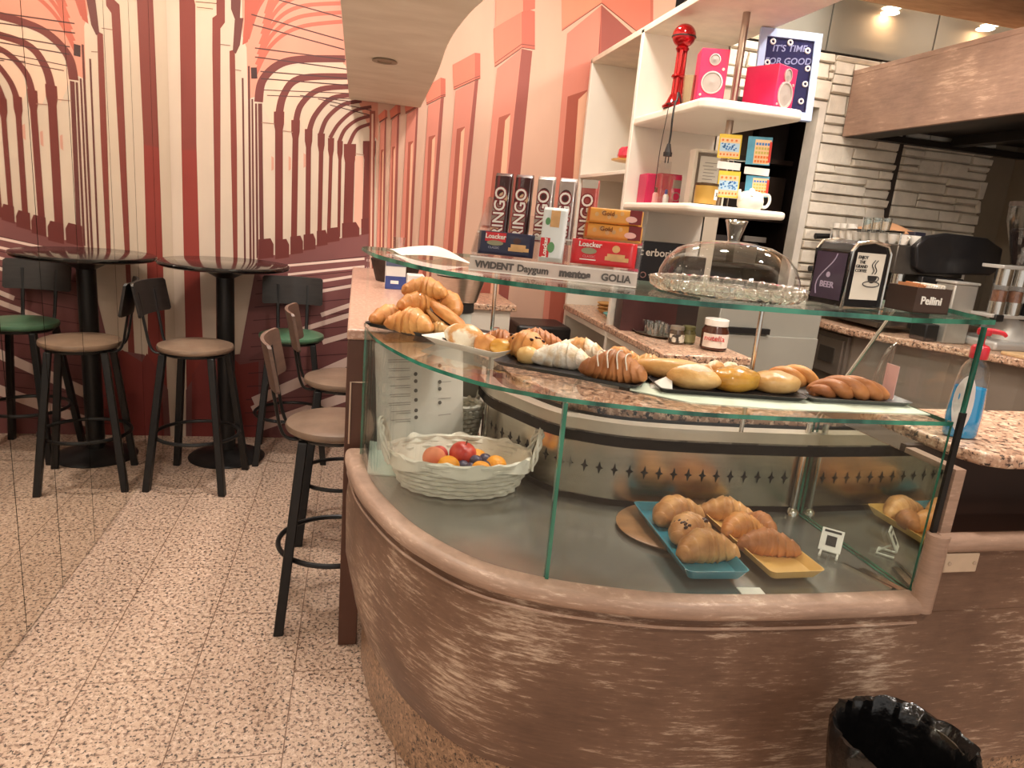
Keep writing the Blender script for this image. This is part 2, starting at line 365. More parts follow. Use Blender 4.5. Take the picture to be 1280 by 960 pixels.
for xl,xc,xr,yl,yc,yr,xb,ins in (
    (806,938,1110,104,12,150,(755,880,1030),((825,322),(890,300),(860,900),(775,900))),
    (582,672,716,224,160,166,(520,590,636),((596,392),(634,378),(600,900),(540,900))),
    (446,516,534,300,268,262,(404,450,470),((456,430),(482,422),(452,900),(420,900))),
    (356,402,418,350,326,322,(322,358,372),((362,456),(384,450),(364,900),(342,900))),
    (285,322,332,380,360,356,(262,290,302),((294,474),(310,470),(296,900),(278,900))),
    (236,258,268,400,384,380,(220,240,250),((240,490),(250,488),(242,900),(232,900))),
    (198,216,224,410,398,394,(186,204,212),((203,500),(212,498),(206,900),(196,900)))):
    pil(xl,xc,xr,yl,yc,yr,xb)
    a,b,c,d = ins; e_ = lambda p, q: (q[0]+(q[0]-p[0])*560/(900-p[1]), 1460)
    c, d = e_(b,c), e_(a,d); M(K4([a,b,c,d]), (170,88,70))
    M(K4([(a[0]+(b[0]-a[0])*.55,a[1]+10),(b[0],b[1]+4),(c[0],c[1]),(d[0]+(c[0]-d[0])*.55,d[1])]), (236,182,150))
M(K4([(166,370),(184,370),(178,900),(162,900)]), (150,74,60)); M(K4([(172,380),(178,380),(172,900),(166,900)]), CREAM2)
M(K4([(800,-300),(945,-300),(940,-20),(938,8),(806,96)]), (232,146,116)); M(K4([(945,-300),(1100,-300),(1100,140),(938,8)]), (216,120,98))
MS(K4([(936,20),(934,210)]), .8, (190,100,84))
M(K4([(590,-300),(720,-300),(716,30),(672,40),(584,92)]), (232,150,124)); M(K4([(676,-300),(720,-300),(716,30),(676,40)]), (204,110,90))
struct(mu.build('wall_back', [None]*0 or [v[1] for v in sorted(INK.values(), key=lambda t: t[0])], weld=False))
# ---- stone wall with doorway (painted ledge stones), right of the mural
def stones(x0, x1, z0, z1, Y, mb, seed):
    rnd = random.Random(seed); z = z0
    while z < z1-.01:
        h = min(rnd.choice((.06,.08,.10,.13)), z1-z)
        x = x0-rnd.random()*.1
        while x < x1:
            w = rnd.uniform(.16,.5); a, b = max(x, x0), min(x+w, x1)
            if b-a > .02:
                if h > .09 and rnd.random() < .4:
                    hs = h*rnd.uniform(.35,.6); parts = ((z,z+hs),(z+hs,z+h))
                else: parts = ((z,z+h),)
                for za, zb in parts:
                    g = .0025; d = rnd.uniform(.016,.036); e = [rnd.uniform(-.004,.004) for _ in range(8)]; s = [rnd.uniform(-.009,.009) for _ in range(8)]
                    vs = [(a+g,Y,za+g),(b-g,Y,za+g),(b-g,Y,zb-g),(a+g,Y,zb-g)]
                    vs += [
                          (a+g+.004,Y-d+s[0],za+g+.003+abs(s[1])*.7),(b-g-.004,Y-d+s[2],za+g+.003+abs(s[3])*.7),(b-g-.004,Y-d+s[4],zb-g-.003-abs(s[5])*.7),(a+g+.004,Y-d+s[6],zb-g-.003-abs(s[7])*.7)]
                    vs[4:] = [(x_+e[q]*1.6,y_,z_+e[q+4]) for q,(x_,y_,z_) in enumerate(vs[4:])]
                    mb.add(vs, [[3,2,1,0],[4,5,6,7],[0,1,5,4],[1,2,6,5],[2,3,7,6],[3,0,4,7]], 0)
            x += w
        z += h
STONE = mat('painted_ledge_stone', (232,222,206), .8, 0, .16, 9, bump=.6, bscale=35)
SJ = mat('stone_joint', (176,162,144), .9, 0, .2, 20)
dl, dr, dtop = 2.30, 2.95, PY(1015,134,DY).z
sw = MB()
sw.box((1.852,DY+.002,0),(2.36,DY+.1,2.80),4)
sw.box((dr+.05,DY+.002,0),(4.62,DY+.1,2.80),1).box((2.36,DY+.002,dtop+.04),(dr+.05,DY+.1,2.80),1)
stones(dr+.055, 3.62, .98, 2.70, DY, sw, 3); stones(3.66, 4.40, .98, 2.70, DY, sw, 5); stones(2.22, dr+.055, dtop+.045, 2.70, DY, sw, 9)
sw.box((3.615,DY-.004,.98),(3.665,DY+.002,2.70),2)
sw.box((4.40,DY-.002,0),(4.62,DY+.1,2.80),3)
struct(sw.build('wall_back_stone', [STONE, SJ, mat('dark_gap', (58,48,42), .8), mat('taupe_plaster', (132,118,100), .8, 0, .1, 6), mat('beige_plaster', (192,178,160), .8, 0, .08, 5)], weld=False, bevel=.006, seg=2))
struct(MB().box((dr,DY-.02,0),(dr+.05,DY+.1,dtop+.04)).box((2.36,DY-.02,dtop),(dr,DY+.1,dtop+.04)).build('door_1', mat('white_door_frame', (220,212,200), .5)))
# mirror panels above the stone; their bright reflection is painted in as grey
mp = MB()
for a, b in ((2.30,2.905),(2.915,3.70),(3.712,4.6)): mp.box((a,DY-.03,2.705),(b,DY-.02,CEIL),0)
mp.box((2.25,DY-.019,2.70),(4.62,DY+.1,CEIL),1)
struct(mp.build('trim_1', [mat('mirror_reflection_grey', (160,160,150), .025, .4, .03, 3, spec=.9), mat('mirror_joint', (52,44,40), .7)]))
# dark store room behind the doorway
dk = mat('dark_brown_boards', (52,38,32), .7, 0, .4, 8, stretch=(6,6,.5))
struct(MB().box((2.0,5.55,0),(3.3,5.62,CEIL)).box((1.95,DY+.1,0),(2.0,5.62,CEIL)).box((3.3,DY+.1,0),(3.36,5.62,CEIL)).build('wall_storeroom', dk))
t = thing('storage_shelf', 'dark shelving with boxes inside the unlit doorway', 'shelf', (2.62,5.25,0))
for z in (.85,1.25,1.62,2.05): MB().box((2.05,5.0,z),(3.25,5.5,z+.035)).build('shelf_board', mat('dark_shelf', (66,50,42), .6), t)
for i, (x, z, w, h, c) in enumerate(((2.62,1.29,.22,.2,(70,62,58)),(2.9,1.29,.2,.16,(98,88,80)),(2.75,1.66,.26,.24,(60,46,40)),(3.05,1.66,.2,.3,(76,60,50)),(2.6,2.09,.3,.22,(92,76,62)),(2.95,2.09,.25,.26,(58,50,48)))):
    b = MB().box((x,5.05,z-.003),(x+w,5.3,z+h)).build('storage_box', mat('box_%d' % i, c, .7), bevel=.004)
    tag(b, ['squat grey box under the topmost two boards in the dark doorway','pale grey box low in the dark doorway','brown box on the middle board in the dark doorway','tall brown box at the door frame side of the middle board','tan box on the top board in the dark doorway','charcoal box on the top board in the dark doorway'][i], 'box', 'boxes stored behind the doorway')
MB().box((2.93,4.98,1.46),(3.12,5.0,1.5)).build('label_strip', mat('pale_label', (150,140,130), .6), t)
# soffit over the counter with curved right edge, its slim vent; second brown soffit by the stone wall
zs = 2.055
edge = spline([PZ(525,135,zs)[:2], PZ(545,95,zs)[:2], PZ(560,55,zs)[:2], PZ(580,25,zs)[:2], PZ(605,0,zs)[:2], (.36,1.75), (.5,1.45), (.85,1.1), (1.3,.9), (2.2,.85)], 50)
edge[0] = (edge[0][0], DY-.035)
SOF = mat('soffit_stucco', (236,228,212), .75, 0, rgb2=(220,210,192), scale=5, stretch=(1,2,1), bump=.12, bscale=14, lo=.3, hi=.7)
struct(MB().prism(edge+[(2.2,-.2),(-.07,-.2),(-.07,DY-.035)], zs, CEIL).build('trim_2', SOF))
v = PZ(481,75,zs)
tag(MB().lathe([(.045,0),(.05,-.004),(.05,-.008),(.03,-.008),(.028,-.004),(.001,-.004)], (v.x,v.y,zs)).build('ceiling_vent', mat('vent_beige', (150,132,112), .5), smooth=True), 'small round recessed vent in the stuccoed soffit', 'vent')
z2 = PY(1105,6,3.9).z
a, b = PY(1090,3,3.9), PY(1280,28,3.9)
struct(MB().box((a.x-.1,1.2,z2),(4.62,3.9,CEIL)).build('trim_3', stucco('brown_stucco', (206,168,128), (184,146,108))))
# ceiling downlights (fixtures)
DL_R = mat('downlight_ring', (225,220,210), .4); DL_E = mat('downlight_disc', (255,236,210), .5, emit=30, var=.02)
for x, y, nm in ((PY(1137,18,DY).x*1.034,3.965,'round downlight by the mirror panel joint'),(PY(1265,33,DY).x*1.03,3.985,'round downlight near the corner above the hood'),(2.55,3.98,'round downlight over the dark doorway')):
    t = thing('ceiling_downlight', nm, 'lamp', (x,y,CEIL), 'ceiling downlights')
    MB().lathe([(.062,0),(.062,-.006),(.08,-.006),(.08,0)], (x,y,CEIL-.001)).build('ring', DL_R, t, smooth=True)
    MB().lathe([(.001,-.004),(.062,-.004)], (x,y,CEIL-.001), cap=False).build('diffuser', DL_E, t)
# hood over the back counter
def worn(name, a, b_, pale, amt=.62, sc=3.0, stretch=(.55,.55,4.2), rough=.42, fs=26):
    if name in MATS: return MATS[name]
    m = mat(name, a, rough, 0, rgb2=b_, scale=sc, bump=.1, bscale=26, lo=.3, hi=.7, detail=6)
    n = m.node_tree; b = n.nodes['Principled BSDF']; src = b.inputs['Base Color'].links[0].from_socket
    tc = n.nodes.new('ShaderNodeTexCoord'); mp = n.nodes.new('ShaderNodeMapping'); mp.inputs['Scale'].default_value = stretch
    n.links.new(tc.outputs['Object'], mp.inputs[0])
    f = n.nodes.new('ShaderNodeTexNoise'); f.inputs['Scale'].default_value = fs; f.inputs['Detail'].default_value = 9; f.inputs['Roughness'].default_value = .75
    g = n.nodes.new('ShaderNodeTexNoise'); g.inputs['Scale'].default_value = 3.1; g.inputs['Detail'].default_value = 3
    n.links.new(mp.outputs[0], f.inputs['Vector']); n.links.new(tc.outputs['Object'], g.inputs['Vector'])
    s = n.nodes.new('ShaderNodeMath'); s.operation = 'MULTIPLY_ADD'; s.inputs[1].default_value = .62
    n.links.new(g.outputs[0], s.inputs[0]); n.links.new(f.outputs[0], s.inputs[2])
    r = n.nodes.new('ShaderNodeValToRGB'); r.color_ramp.elements[0].position = amt+.25; r.color_ramp.elements[1].position = amt+.40
    r.color_ramp.elements[0].color = (0,0,0,1); r.color_ramp.elements[1].color = (.75,.75,.75,1)
    n.links.new(s.outputs[0], r.inputs[0])
    mx = n.nodes.new('ShaderNodeMix'); mx.data_type = 'RGBA'; n.links.new(r.outputs[0], mx.inputs[0]); n.links.new(src, mx.inputs[6]); mx.inputs[7].default_value = lin(pale)
    gr_ = n.nodes.new('ShaderNodeMix'); gr_.data_type = 'RGBA'; gr_.blend_type = 'OVERLAY'; gr_.inputs[0].default_value = .55
    n.links.new(mx.outputs[2], gr_.inputs[6]); n.links.new(f.outputs[0], gr_.inputs[7]); n.links.new(gr_.outputs[2], b.inputs['Base Color']); return m
HOODM = worn('hood_wood', (172,140,120), (136,108,94), (196,166,144), .66, fs=12)
hx = 3.14; hd = thing('extractor_hood', 'long brown brushed-wood canopy hanging over the back counter', 'hood', (hx,3,2.2))
MB().box((hx,.9,2.2),(hx+.03,DY-.04,2.61)).box((hx,.9,2.58),(4.6,DY-.04,2.61)).build('fascia', HOODM, hd, bevel=.003)
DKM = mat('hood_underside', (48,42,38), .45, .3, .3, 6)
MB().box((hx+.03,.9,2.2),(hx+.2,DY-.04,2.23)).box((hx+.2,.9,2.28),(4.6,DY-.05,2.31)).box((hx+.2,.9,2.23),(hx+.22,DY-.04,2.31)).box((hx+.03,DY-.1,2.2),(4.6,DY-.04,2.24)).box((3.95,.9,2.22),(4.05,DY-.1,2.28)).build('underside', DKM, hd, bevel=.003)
# ------------------------------------------------------------------ the bar counter and display case
CW = worn('counter_wood', (140,108,87), (98,72,57), (208,186,164), .585)
CWT = worn('counter_trim_wood', (184,154,134), (150,122,104), (216,194,174), .62)
RIM = [(0,2.086),(.031,1.858),(.109,1.62),(.194,1.47),(.29,1.36),(.417,1.284),(.545,1.237),(.696,1.20),(.876,1.184),(1.07,1.177),(1.285,1.177)]
rim = [tuple(p[:2]) for p in spline(RIM, 70)]
rim = [(0.0,2.14)]+rim
front = rim+[(1.5,1.177),(2.0,1.177),(2.9,1.177)]
ct = thing('bar_counter', 'curved worn-brown wooden bar counter with granite plinth', 'counter', (.6,1.5,0))
MB().sweep(front, [(-.03,.70),(-.006,.69),(.006,.58),(.002,.40),(-.022,.28),(-.045,.212),(-.08,.212)]).build('front_panel', CW, ct, smooth=True)
MB().box((1.31,1.185,.69),(2.9,1.24,.865)).build('front_panel', CW, ct)
KICK = granite('plinth_granite', (150,118,92), [((186,150,120),70,.5,.6),((88,64,48),85,.55,.63),((38,28,24),110,.57,.64)])
MB().sweep(offset(front,-.06), [(0,0),(0,.215)]).build('plinth', KICK, ct, smooth=True)
def halfround(z0, z1, o0, o1, n=8):
    zc, h = (z0+z1)/2, (z1-z0)/2
    return [(o0,z0)]+[(o1-.02+.02*math.sin(math.pi*k/n), zc-h*math.cos(math.pi*k/n)) for k in range(n+1)]+[(o0,z1)]
MB().sweep(rim, halfround(.688,.733,-.035,.014), closed=True).build('rim_molding', CWT, ct, smooth=True, angle=60)
MB().tube([(p[0],p[1],.672) for p in offset(front[:72],.004)], .0035, 6).build('bead', CWT, ct, smooth=True)
mb = MB()
mb.tube([(1.297,1.183,.70),(1.297,1.183,.888)], .024, 14).tube([(1.297,1.183,.868),(1.6,1.183,.868),(2.9,1.183,.868)], .022, 14)
mb.box((1.307,1.19,.70),(1.335,1.34,1.04)).build('corner_molding', CWT, ct, smooth=True)
MB().box((1.31,1.341,.3),(2.9,1.36,1.045)).box((1.336,1.19,.845),(2.9,1.345,.862)).build('recess_panel', mat('dark_chocolate_panel', (62,42,34), .5, 0, .2, 6), ct)
gt = [(1.355,1.36),(1.36,1.25),(1.385,1.20),(1.43,1.178),(2.9,1.178),(2.9,1.59),(1.355,1.57)]
gtop = MB().prism(gt, 1.045, 1.077).build('countertop', GRAN, bevel=.009, seg=3); tag(gtop, 'speckled granite slab at the bar end under the blue bottle', 'countertop')
a, b = Vector((1.322,0,0)), Vector((1.418,0,0))
pl = thing('name_plate', 'small blank beige plate screwed to the counter front', 'plate', ((a.x+b.x)/2,1.178,.83))
MB().box((a.x,1.172,.797),(b.x-.004,1.184,.845)).build('plate', mat('beige_plate', (202,178,152), .4, 0, .1, 30), pl, bevel=.003)
for x in (a.x+.012, b.x-.016): MB().cyl((x,1.1725,.821),(x,1.1695,.821),.0045,n=10).build('screw', CHROME, pl)
# --- refrigerated display case
VENT = [(.445,2.22),(.455,2.08),(.50,1.97),(.58,1.82),(.68,1.745),(.80,1.705),(1.0,1.68),(1.28,1.665),(1.34,1.66)]
vent = [tuple(p[:2]) for p in spline(VENT, 60)]
dc = thing('display_case', 'curved glass pastry display case set in the wooden counter', 'display case', (.7,1.6,.72))
inner = offset(rim,-.03)
DST = mat('display_floor_steel', (160,158,150), .24, .7, .12, 4)
MB().prism(inner+[(1.34,1.19),(1.34,1.66)]+vent[::-1]+[(.46,2.42),(.27,2.42),(.27,2.222),(.05,2.222),(.05,2.155),(.03,2.155)], .712, .72).build('floor_plate', DST, dc)
MB().sweep(offset(vent,.0)[::-1], [(0,.735),(0,.90)]).build('vent_panel', mat('vent_steel', (196,186,170), .24, 1, .12, 14, stretch=(1,1,10)), dc, smooth=True)
MB().sweep(vent[::-1], [(-.002,.72),(.004,.72),(.004,.738),(-.002,.738)], closed=True).sweep(vent[::-1], [(-.03,.905),(-.03,.94)]).sweep(vent[::-1],[(0,.897),(-.03,.905)]).build('dark_gap', mat('gap_black', (12,11,11), .8, spec=.2), dc, smooth=True)
MB().sweep(vent[::-1], [(.012,.935),(.014,.972),(-.03,.972),(-.03,.935)], closed=True).build('steel_band', mat('pale_band', (206,196,180), .3, .6, .1, 14), dc, smooth=True)
MB().sweep(vent[::-1], [(.002,.898),(.006,.893),(.002,.888)]).sweep(vent[::-1],[(.001,.785),(.005,.78),(.001,.775)]).build('steel_bead', STEEL, dc, smooth=True)
# diamond slots
L = [0]
for p, q in zip(vent, vent[1:]): L.append(L[-1]+math.dist(p, q))
sl = MB(); u = .10
while u < L[-1]-.1:
    i = max(k for k in range(len(L)) if L[k] <= u); t = (u-L[i])/(L[i+1]-L[i])
    p = Vector((vent[i][0]+(vent[i+1][0]-vent[i][0])*t, vent[i][1]+(vent[i+1][1]-vent[i][1])*t, .828))
    tg = Vector((vent[i+1][0]-vent[i][0], vent[i+1][1]-vent[i][1], 0)).normalized(); nn = Vector((tg.y,-tg.x,0))
    if nn.y > 0: nn = -nn
    pts = []
    for k in range(8):
        a = k*math.pi/4; r = (.0205 if k in (2,6) else .0115) if k % 2 == 0 else .0058
        pts.append(p+tg*r*math.cos(a)+Vector((0,0,1))*r*math.sin(a)+nn*.0012)
    sl.add(pts, [list(range(8))]); u += .0425
sl.build('vent_slots', mat('slot_black', (16,14,13), .6), dc)
# lower front glass in two panes with a polished joint
ji = min(range(len(inner)), key=lambda i: abs(inner[i][0]-.425))
def pane(path, z0, z1, th=.006):
    m = MB(); prof = [(0,z0),(0,z1),(-th,z1),(-th,z0)]; m.sweep(path, prof, closed=True)
    for k, f in enumerate(m.f):
        if len(f) == 4 and k < (len(path)-1)*4: m.mi[k] = 1 if k % 4 in (1,3) else 0
        else: m.mi[k] = 1
    return m
pane(inner[1:ji+1], .722, 1.136).build('front_pane', [GLASS, GEDGE], dc, smooth=True)
j0 = inner[ji]; sh = [(p[0]+.004,p[1]-.002) if i == 0 else p for i, p in enumerate(inner[ji:])]
pane(sh, .722, 1.136).build('front_pane', [GLASS, GEDGE], dc, smooth=True)
a = PZ(704,665,.72); MB().prism([(j0[0]-.003,j0[1]+.008),(j0[0]+.003,j0[1]+.008),(a.x+.003,a.y),(a.x-.003,a.y)], .722, 1.136).build('divider_pane', GLASS, dc)
MB().prism([(j0[0]-.0035,j0[1]-.001),(j0[0]+.0035,j0[1]-.004),(j0[0]+.004,j0[1]+.012),(j0[0]-.003,j0[1]+.012)], .724, 1.134).build('pane_joint', GEDGE, dc)
# end pane: slanted back edge, mirrored lower half
e = MB(); P = [(1.20,.722),(1.20,1.358),(1.449,1.358),(1.66,1.0),(1.655,.722)]
vs = [(1.288,y,z) for y, z in P]+[(1.296,y,z) for y, z in P]; n = 5
e.add(vs, [list(range(n)),[n+i for i in range(n)][::-1]], 0).add(vs, [[i,(i+1)%n,n+(i+1)%n,n+i] for i in range(n)], 1)
e.build('end_pane', [GLASS, GEDGE], dc)
MB().tube([(1.290,1.452,1.356),(1.290,1.664,1.0)], .0035, 6).build('pane_edge_strip', mat('pale_edge', (226,222,208), .3), dc)
MB().box((1.299,1.2,.722),(1.303,1.655,1.03)).build('end_mirror', mir, dc)
MB().box((1.2865,1.192,.722),(1.3,1.2,1.17)).build('pane_seal', mat('seal_black', (14,13,12), .4), dc)
MB().box((1.29,1.193,1.17),(1.297,1.2,1.358)).build('end_pane_edge', GEDGE, dc)
MB().prism([(.03,1.97),(.036,1.97),(.036,2.15),(.03,2.15)], .722, 1.358).build('side_pane', GLASS, dc)
MB().box((.05,2.222,.712),(.27,2.229,1.075)).box((.27,2.222,.712),(.277,2.42,1.075)).box((.27,2.42,.712),(.46,2.427,1.075)).build('back_plate', mat('back_plate_grey', (150,148,138), .35, .4, .1, 6), dc)
# posts
MB().cyl((.452,2.20,.72),(.452,2.20,1.136),.014).build('post', CHROME, dc, smooth=True)
MB().cyl((1.272,1.652,.72),(1.272,1.652,1.0),.009).lathe([(.02,0),(.018,.012),(.009,.02)],(1.272,1.652,.72)).build('post', CHROME, dc, smooth=True)
# glass shelf and glass top
fr = offset(rim,-.028)[1:]
def slab(poly, z0, z1, name):
    m = MB(); m.prism(poly, z0, z1, 0, 1); m.build(name, [GLASS, GEDGE], dc)
back = offset(rim,-.40)[1:]
bk = [(x, y) for x, y in back if x > .42]
slab(fr[:-1]+[(1.284,1.2045)]+[(1.284,1.56)]+[(x,y) for x,y in bk[::-1] if x < 1.25]+[(.36,2.14),(.04,2.14)], 1.137, 1.146, 'glass_shelf')
tf = [(x,y) for x,y in offset(rim,-.015)[1:] if x < 1.06]
slab(tf+[(1.09,1.175),(1.36,1.235),(1.48,1.55),(1.05,1.57)]+[(x,y) for x,y in bk[::-1] if x < 1.0]+[(.36,2.14),(.028,2.14)], 1.36, 1.37, 'glass_top')
for p in ((.42,2.1),(1.0,1.56)):
    MB().cyl((p[0],p[1],1.0 if p[0] > .9 else 1.146),(p[0],p[1],1.36),.006).build('shelf_rod', CHROME, dc, smooth=True)
# granite work top behind the case
wt = offset(vent,.0)
outer = [(p[0],p[1]) for p in offset(vent[::-1],.045)[::-1]]
wk = tag(MB().prism(outer+[(1.34,1.80),(.95,1.84),(.78,1.98),(.68,2.2),(.64,2.6),(.28,2.6),(.28,2.44),(.42,2.44)], .972, 1.003).build('curved_countertop', granite('work_granite', (160,122,98), [((212,178,152),48,.5,.58),((84,60,46),56,.53,.6),((28,22,20),62,.56,.62)]), bevel=.007, seg=3), 'curved granite worktop behind the glass case on its steel front', 'countertop')
MB().prism([(.50,2.25),(.60,1.98),(.8,1.79),(1.34,1.75),(1.34,1.79),(.94,1.83),(.76,1.97),(.66,2.2),(.62,2.55),(.5,2.55)], 0, .972).build('work_base', mat('grey_cabinet', (120,112,104), .6), ct)
# --- ledge with granite top where the two stools stand
LD = mat('ledge_wood', (92,58,44), .45, 0, .25, 4, stretch=(1,1,.2), bump=.1)
lg = thing('bar_ledge', 'narrow granite-topped ledge with dark wooden end panel', 'counter', (.1,3,0))
MB().box((-.02,2.16,1.08),(.32,4.25,1.114)).build('granite_top', granite('ledge_granite', (178,138,118), [((200,166,146),70,.5,.6),((150,112,94),85,.56,.64)]), lg, bevel=.006)
MB().box((-.018,2.165,0),(.045,2.215,1.08)).build('end_panel', LD, lg, bevel=.003)
MB().box((.24,2.45,0),(.30,4.22,1.08)).build('back_panel', LD, lg)
MB().tube([(-.004,2.163,.74),(-.004,2.163,.945),(.035,2.163,.945)], .003, 6).build('edge_bracket', mat('pale_bracket', (214,188,164), .3, .5), lg)
# --- shelf unit against the back wall
su = thing('shelf_unit', 'white open shelf unit with rounded shelf ends along the striped wall', 'shelf', (1.5,3.5,0))
SX, SR = 1.337, 1.81
MB().box((SX,DY-.075,0),(SR,DY-.04,2.44)).build('side_panel', WHITE, su, bevel=.003)
MB().box((SX,3.50,0),(SR,3.535,2.44)).build('side_panel', WHITE, su, bevel=.003)
MB().box((SX,3.535,0),(SX+.02,3.54,.5)).build('plinth', WHITE, su)
MB().box((SR-.012,3.5,0),(SR,DY-.04,2.44)).build('back_board', mat('cream_board', (226,214,194), .6), su)
def rshelf(z0, z1, y0, name, x1=SR, r=.05):
    pts = [(SX,3.5)]
    for cx, cy, a0 in ((SX+r,y0+r,math.pi),(x1-r,y0+r,1.5*math.pi)):
        pts += [(cx+r*math.cos(a0+k*math.pi/12), cy+r*math.sin(a0+k*math.pi/12)) for k in range(7)]
    pts += [(x1,3.5)]
    MB().prism(pts, z0, z1).build(name, WHITE, su, bevel=.012, seg=3)
MB().box((SX,2.6,2.42),(SR,DY-.04,2.45)).build('top_board', mat('cream_board', (226,214,194), .6), su, bevel=.003)
rshelf(1.985, 2.028, 2.75, 'shelf'); rshelf(1.578, 1.612, 2.75, 'shelf', r=.04)
MB().box((SX,3.535,1.755),(SR-.012,DY-.075,1.775)).build('shelf', WHITE, su, bevel=.003)
MB().cyl((1.585,2.97,1.60),(1.585,2.97,2.42),.016).build('pole', mat('pole_steel', (176,158,146), .28, .9), su, smooth=True)
MB().lathe([(.001,2.044),(.10,2.044),(.115,2.038),(.115,2.029),(.001,2.029)], (1.585,2.97,0)).build('pole_collar', WHITE, su, smooth=True)
MB().box((SX-.02,2.74,.935),(1.75,3.5,.97)).box((SX-.02,3.535,.935),(SR-.012,DY-.075,.97)).build('granite_board', GRAN, su, bevel=.006)
MB().box((SX+.0,2.9,.90),(1.75,3.5,.935)).box((SX,3.535,.90),(SR-.012,DY-.075,.935)).build('support_rail', WHITE, su)
MB().box((SX+.1,2.95,0),(1.7,3.48,.90)).build('cupboard', mat('dark_cupboard', (70,58,50), .6), su)
# ------------------------------------------------------------------ high table and bar stools
BLK = mat('black_powder_coat', (33,31,30), .38, .2, .15, 25)
tb = thing('high_table', 'round black pedestal bar table before the striped mural', 'table', (-.69,4.02,0))
MB().lathe([(.001,1.086),(.318,1.086),(.331,1.092),(.335,1.102),(.331,1.11),(.323,1.113),(.001,1.113)], n=56).build('tabletop', mat('glossy_black_top', (20,18,18), .13, 0, .1, 6, coat=.25), tb, smooth=True, local=True)
MB().cyl((0,0,.03),(0,0,1.06),.046,n=24).lathe([(.046,1.03),(.14,1.082),(.14,1.086)], n=24).build('column', BLK, tb, smooth=True, local=True)
MB().lathe([(.001,.05),(.05,.05),(.07,.04),(.155,.022),(.198,.012),(.206,.006),(.204,0),(.001,0)], n=48).build('base', BLK, tb, smooth=True, local=True)
def seat_mat(nm, a, b_): return mat(nm, a, .34, 0, rgb2=b_, scale=5, bump=.1, bscale=40, coat=.15)
BROWN = seat_mat('brown_leather_seat', (142,118,98), (104,84,70)); GREEN = seat_mat('green_leather_seat', (88,124,94), (62,98,74))
WALN = mat('dark_stained_ply', (44,38,35), .4, 0, .3, 10, stretch=(1,1,8)); PLY = mat('brown_ply', (104,80,68), .42, 0, .25, 8, stretch=(1,1,6))
def stool(name, label, sm, bm_, loc, rz, group='bar stools'):
    """faces local +X; back at -X"""
    t = thing(name, label, 'stool', (0,0,0), group)
    MB().lathe([(.001,.700),(.168,.700),(.177,.706),(.18,.716),(.176,.727),(.155,.734),(.08,.738),(.001,.739)], n=40).build('seat', sm, t, smooth=True, local=True)
    MB().lathe([(.001,.682),(.150,.682),(.158,.69),(.158,.7),(.001,.7)], n=32).build('seat_frame', BLK, t, smooth=True, local=True)
    for sx in (1,-1):
        for sy in (1,-1):
            m = MB(); a = Vector((sx*.115,sy*.115,.69)); b = Vector((sx*.185,sy*.185,.0)); w0, w1 = .016, .017
            vs = []
            for p, w in ((b,w1),(a,w0)):
                for ex, ey in ((-1,-1),(1,-1),(1,1),(-1,1)): vs.append((p.x+ex*w, p.y+ey*w, p.z))
            m.add(vs, [[3,2,1,0],[4,5,6,7],[0,1,5,4],[1,2,6,5],[2,3,7,6],[3,0,4,7]])
            m.build('leg', BLK, t, local=True, bevel=.004)
    MB().tube([(.2*math.cos(k*math.pi/20),.2*math.sin(k*math.pi/20),.262) for k in range(40)], .0095, 8, closed=True).build('foot_ring', BLK, t, smooth=True, local=True)
    for sy in (1,-1):
        MB().tube(spline([(-.10,sy*.075,.688),(-.165,sy*.078,.69),(-.19,sy*.08,.725),(-.205,sy*.082,.80),(-.235,sy*.085,.98)],16), .010, 8, flat=.6).build('back_bar', BLK, t, smooth=True, local=True)
    m = MB(); N = 14; vs = []
    def bp(u, v, o):
        y = (u-.5)*.34; x = -.200-.035*(1-(2*u-1)**2)-o-(v-.5)*.03; return (x, y, .868+v*.16)
    rows = [0,.06,.5,.94,1]
    for o in (0,.012):
        for v in rows:
            for i in range(N+1):
                u = i/N; s = 1-.06*(1 if v in (0,1) else 0); vs.append(bp(.5+(u-.5)*s, v, o))
    W = N+1; R = len(rows); fs = []
    for s in range(2):
        for r in range(R-1):
            for i in range(N): a = s*R*W+r*W+i; fs.append([a,a+1,a+W+1,a+W])
    def j(r, i): return [r*W+i, R*W+r*W+i]
    for i in range(N):
        for r in (0,R-1): p, q = j(r,i), j(r,i+1); fs.append([p[0],q[0],q[1],p[1]])
    for r in range(R-1):
        for i in (0,N): p, q = j(r,i), j(r+1,i); fs.append([p[0],q[0],q[1],p[1]])
    m.add(vs, fs).build('backrest', bm_, t, smooth=True, local=True)
    t.location = loc; t.rotation_euler = (0,0,rz); return t
stool('bar_stool', 'brown-seated black bar stool pulled up to the round table beside the mirror', BROWN, WALN, (-.77,3.665,0), -.16)
stool('bar_stool', 'green-seated black bar stool against the striped mural', GREEN, WALN, (-.345,4.07,0), -1.5)
stool('bar_stool', 'brown-seated bar stool at the ledge, nearest the counter end', BROWN, PLY, (-.045,2.44,0), .04)
stool('bar_stool', 'brown-seated bar stool at the ledge, the one farther along it', BROWN, PLY, (-.03,3.1,0), .04)
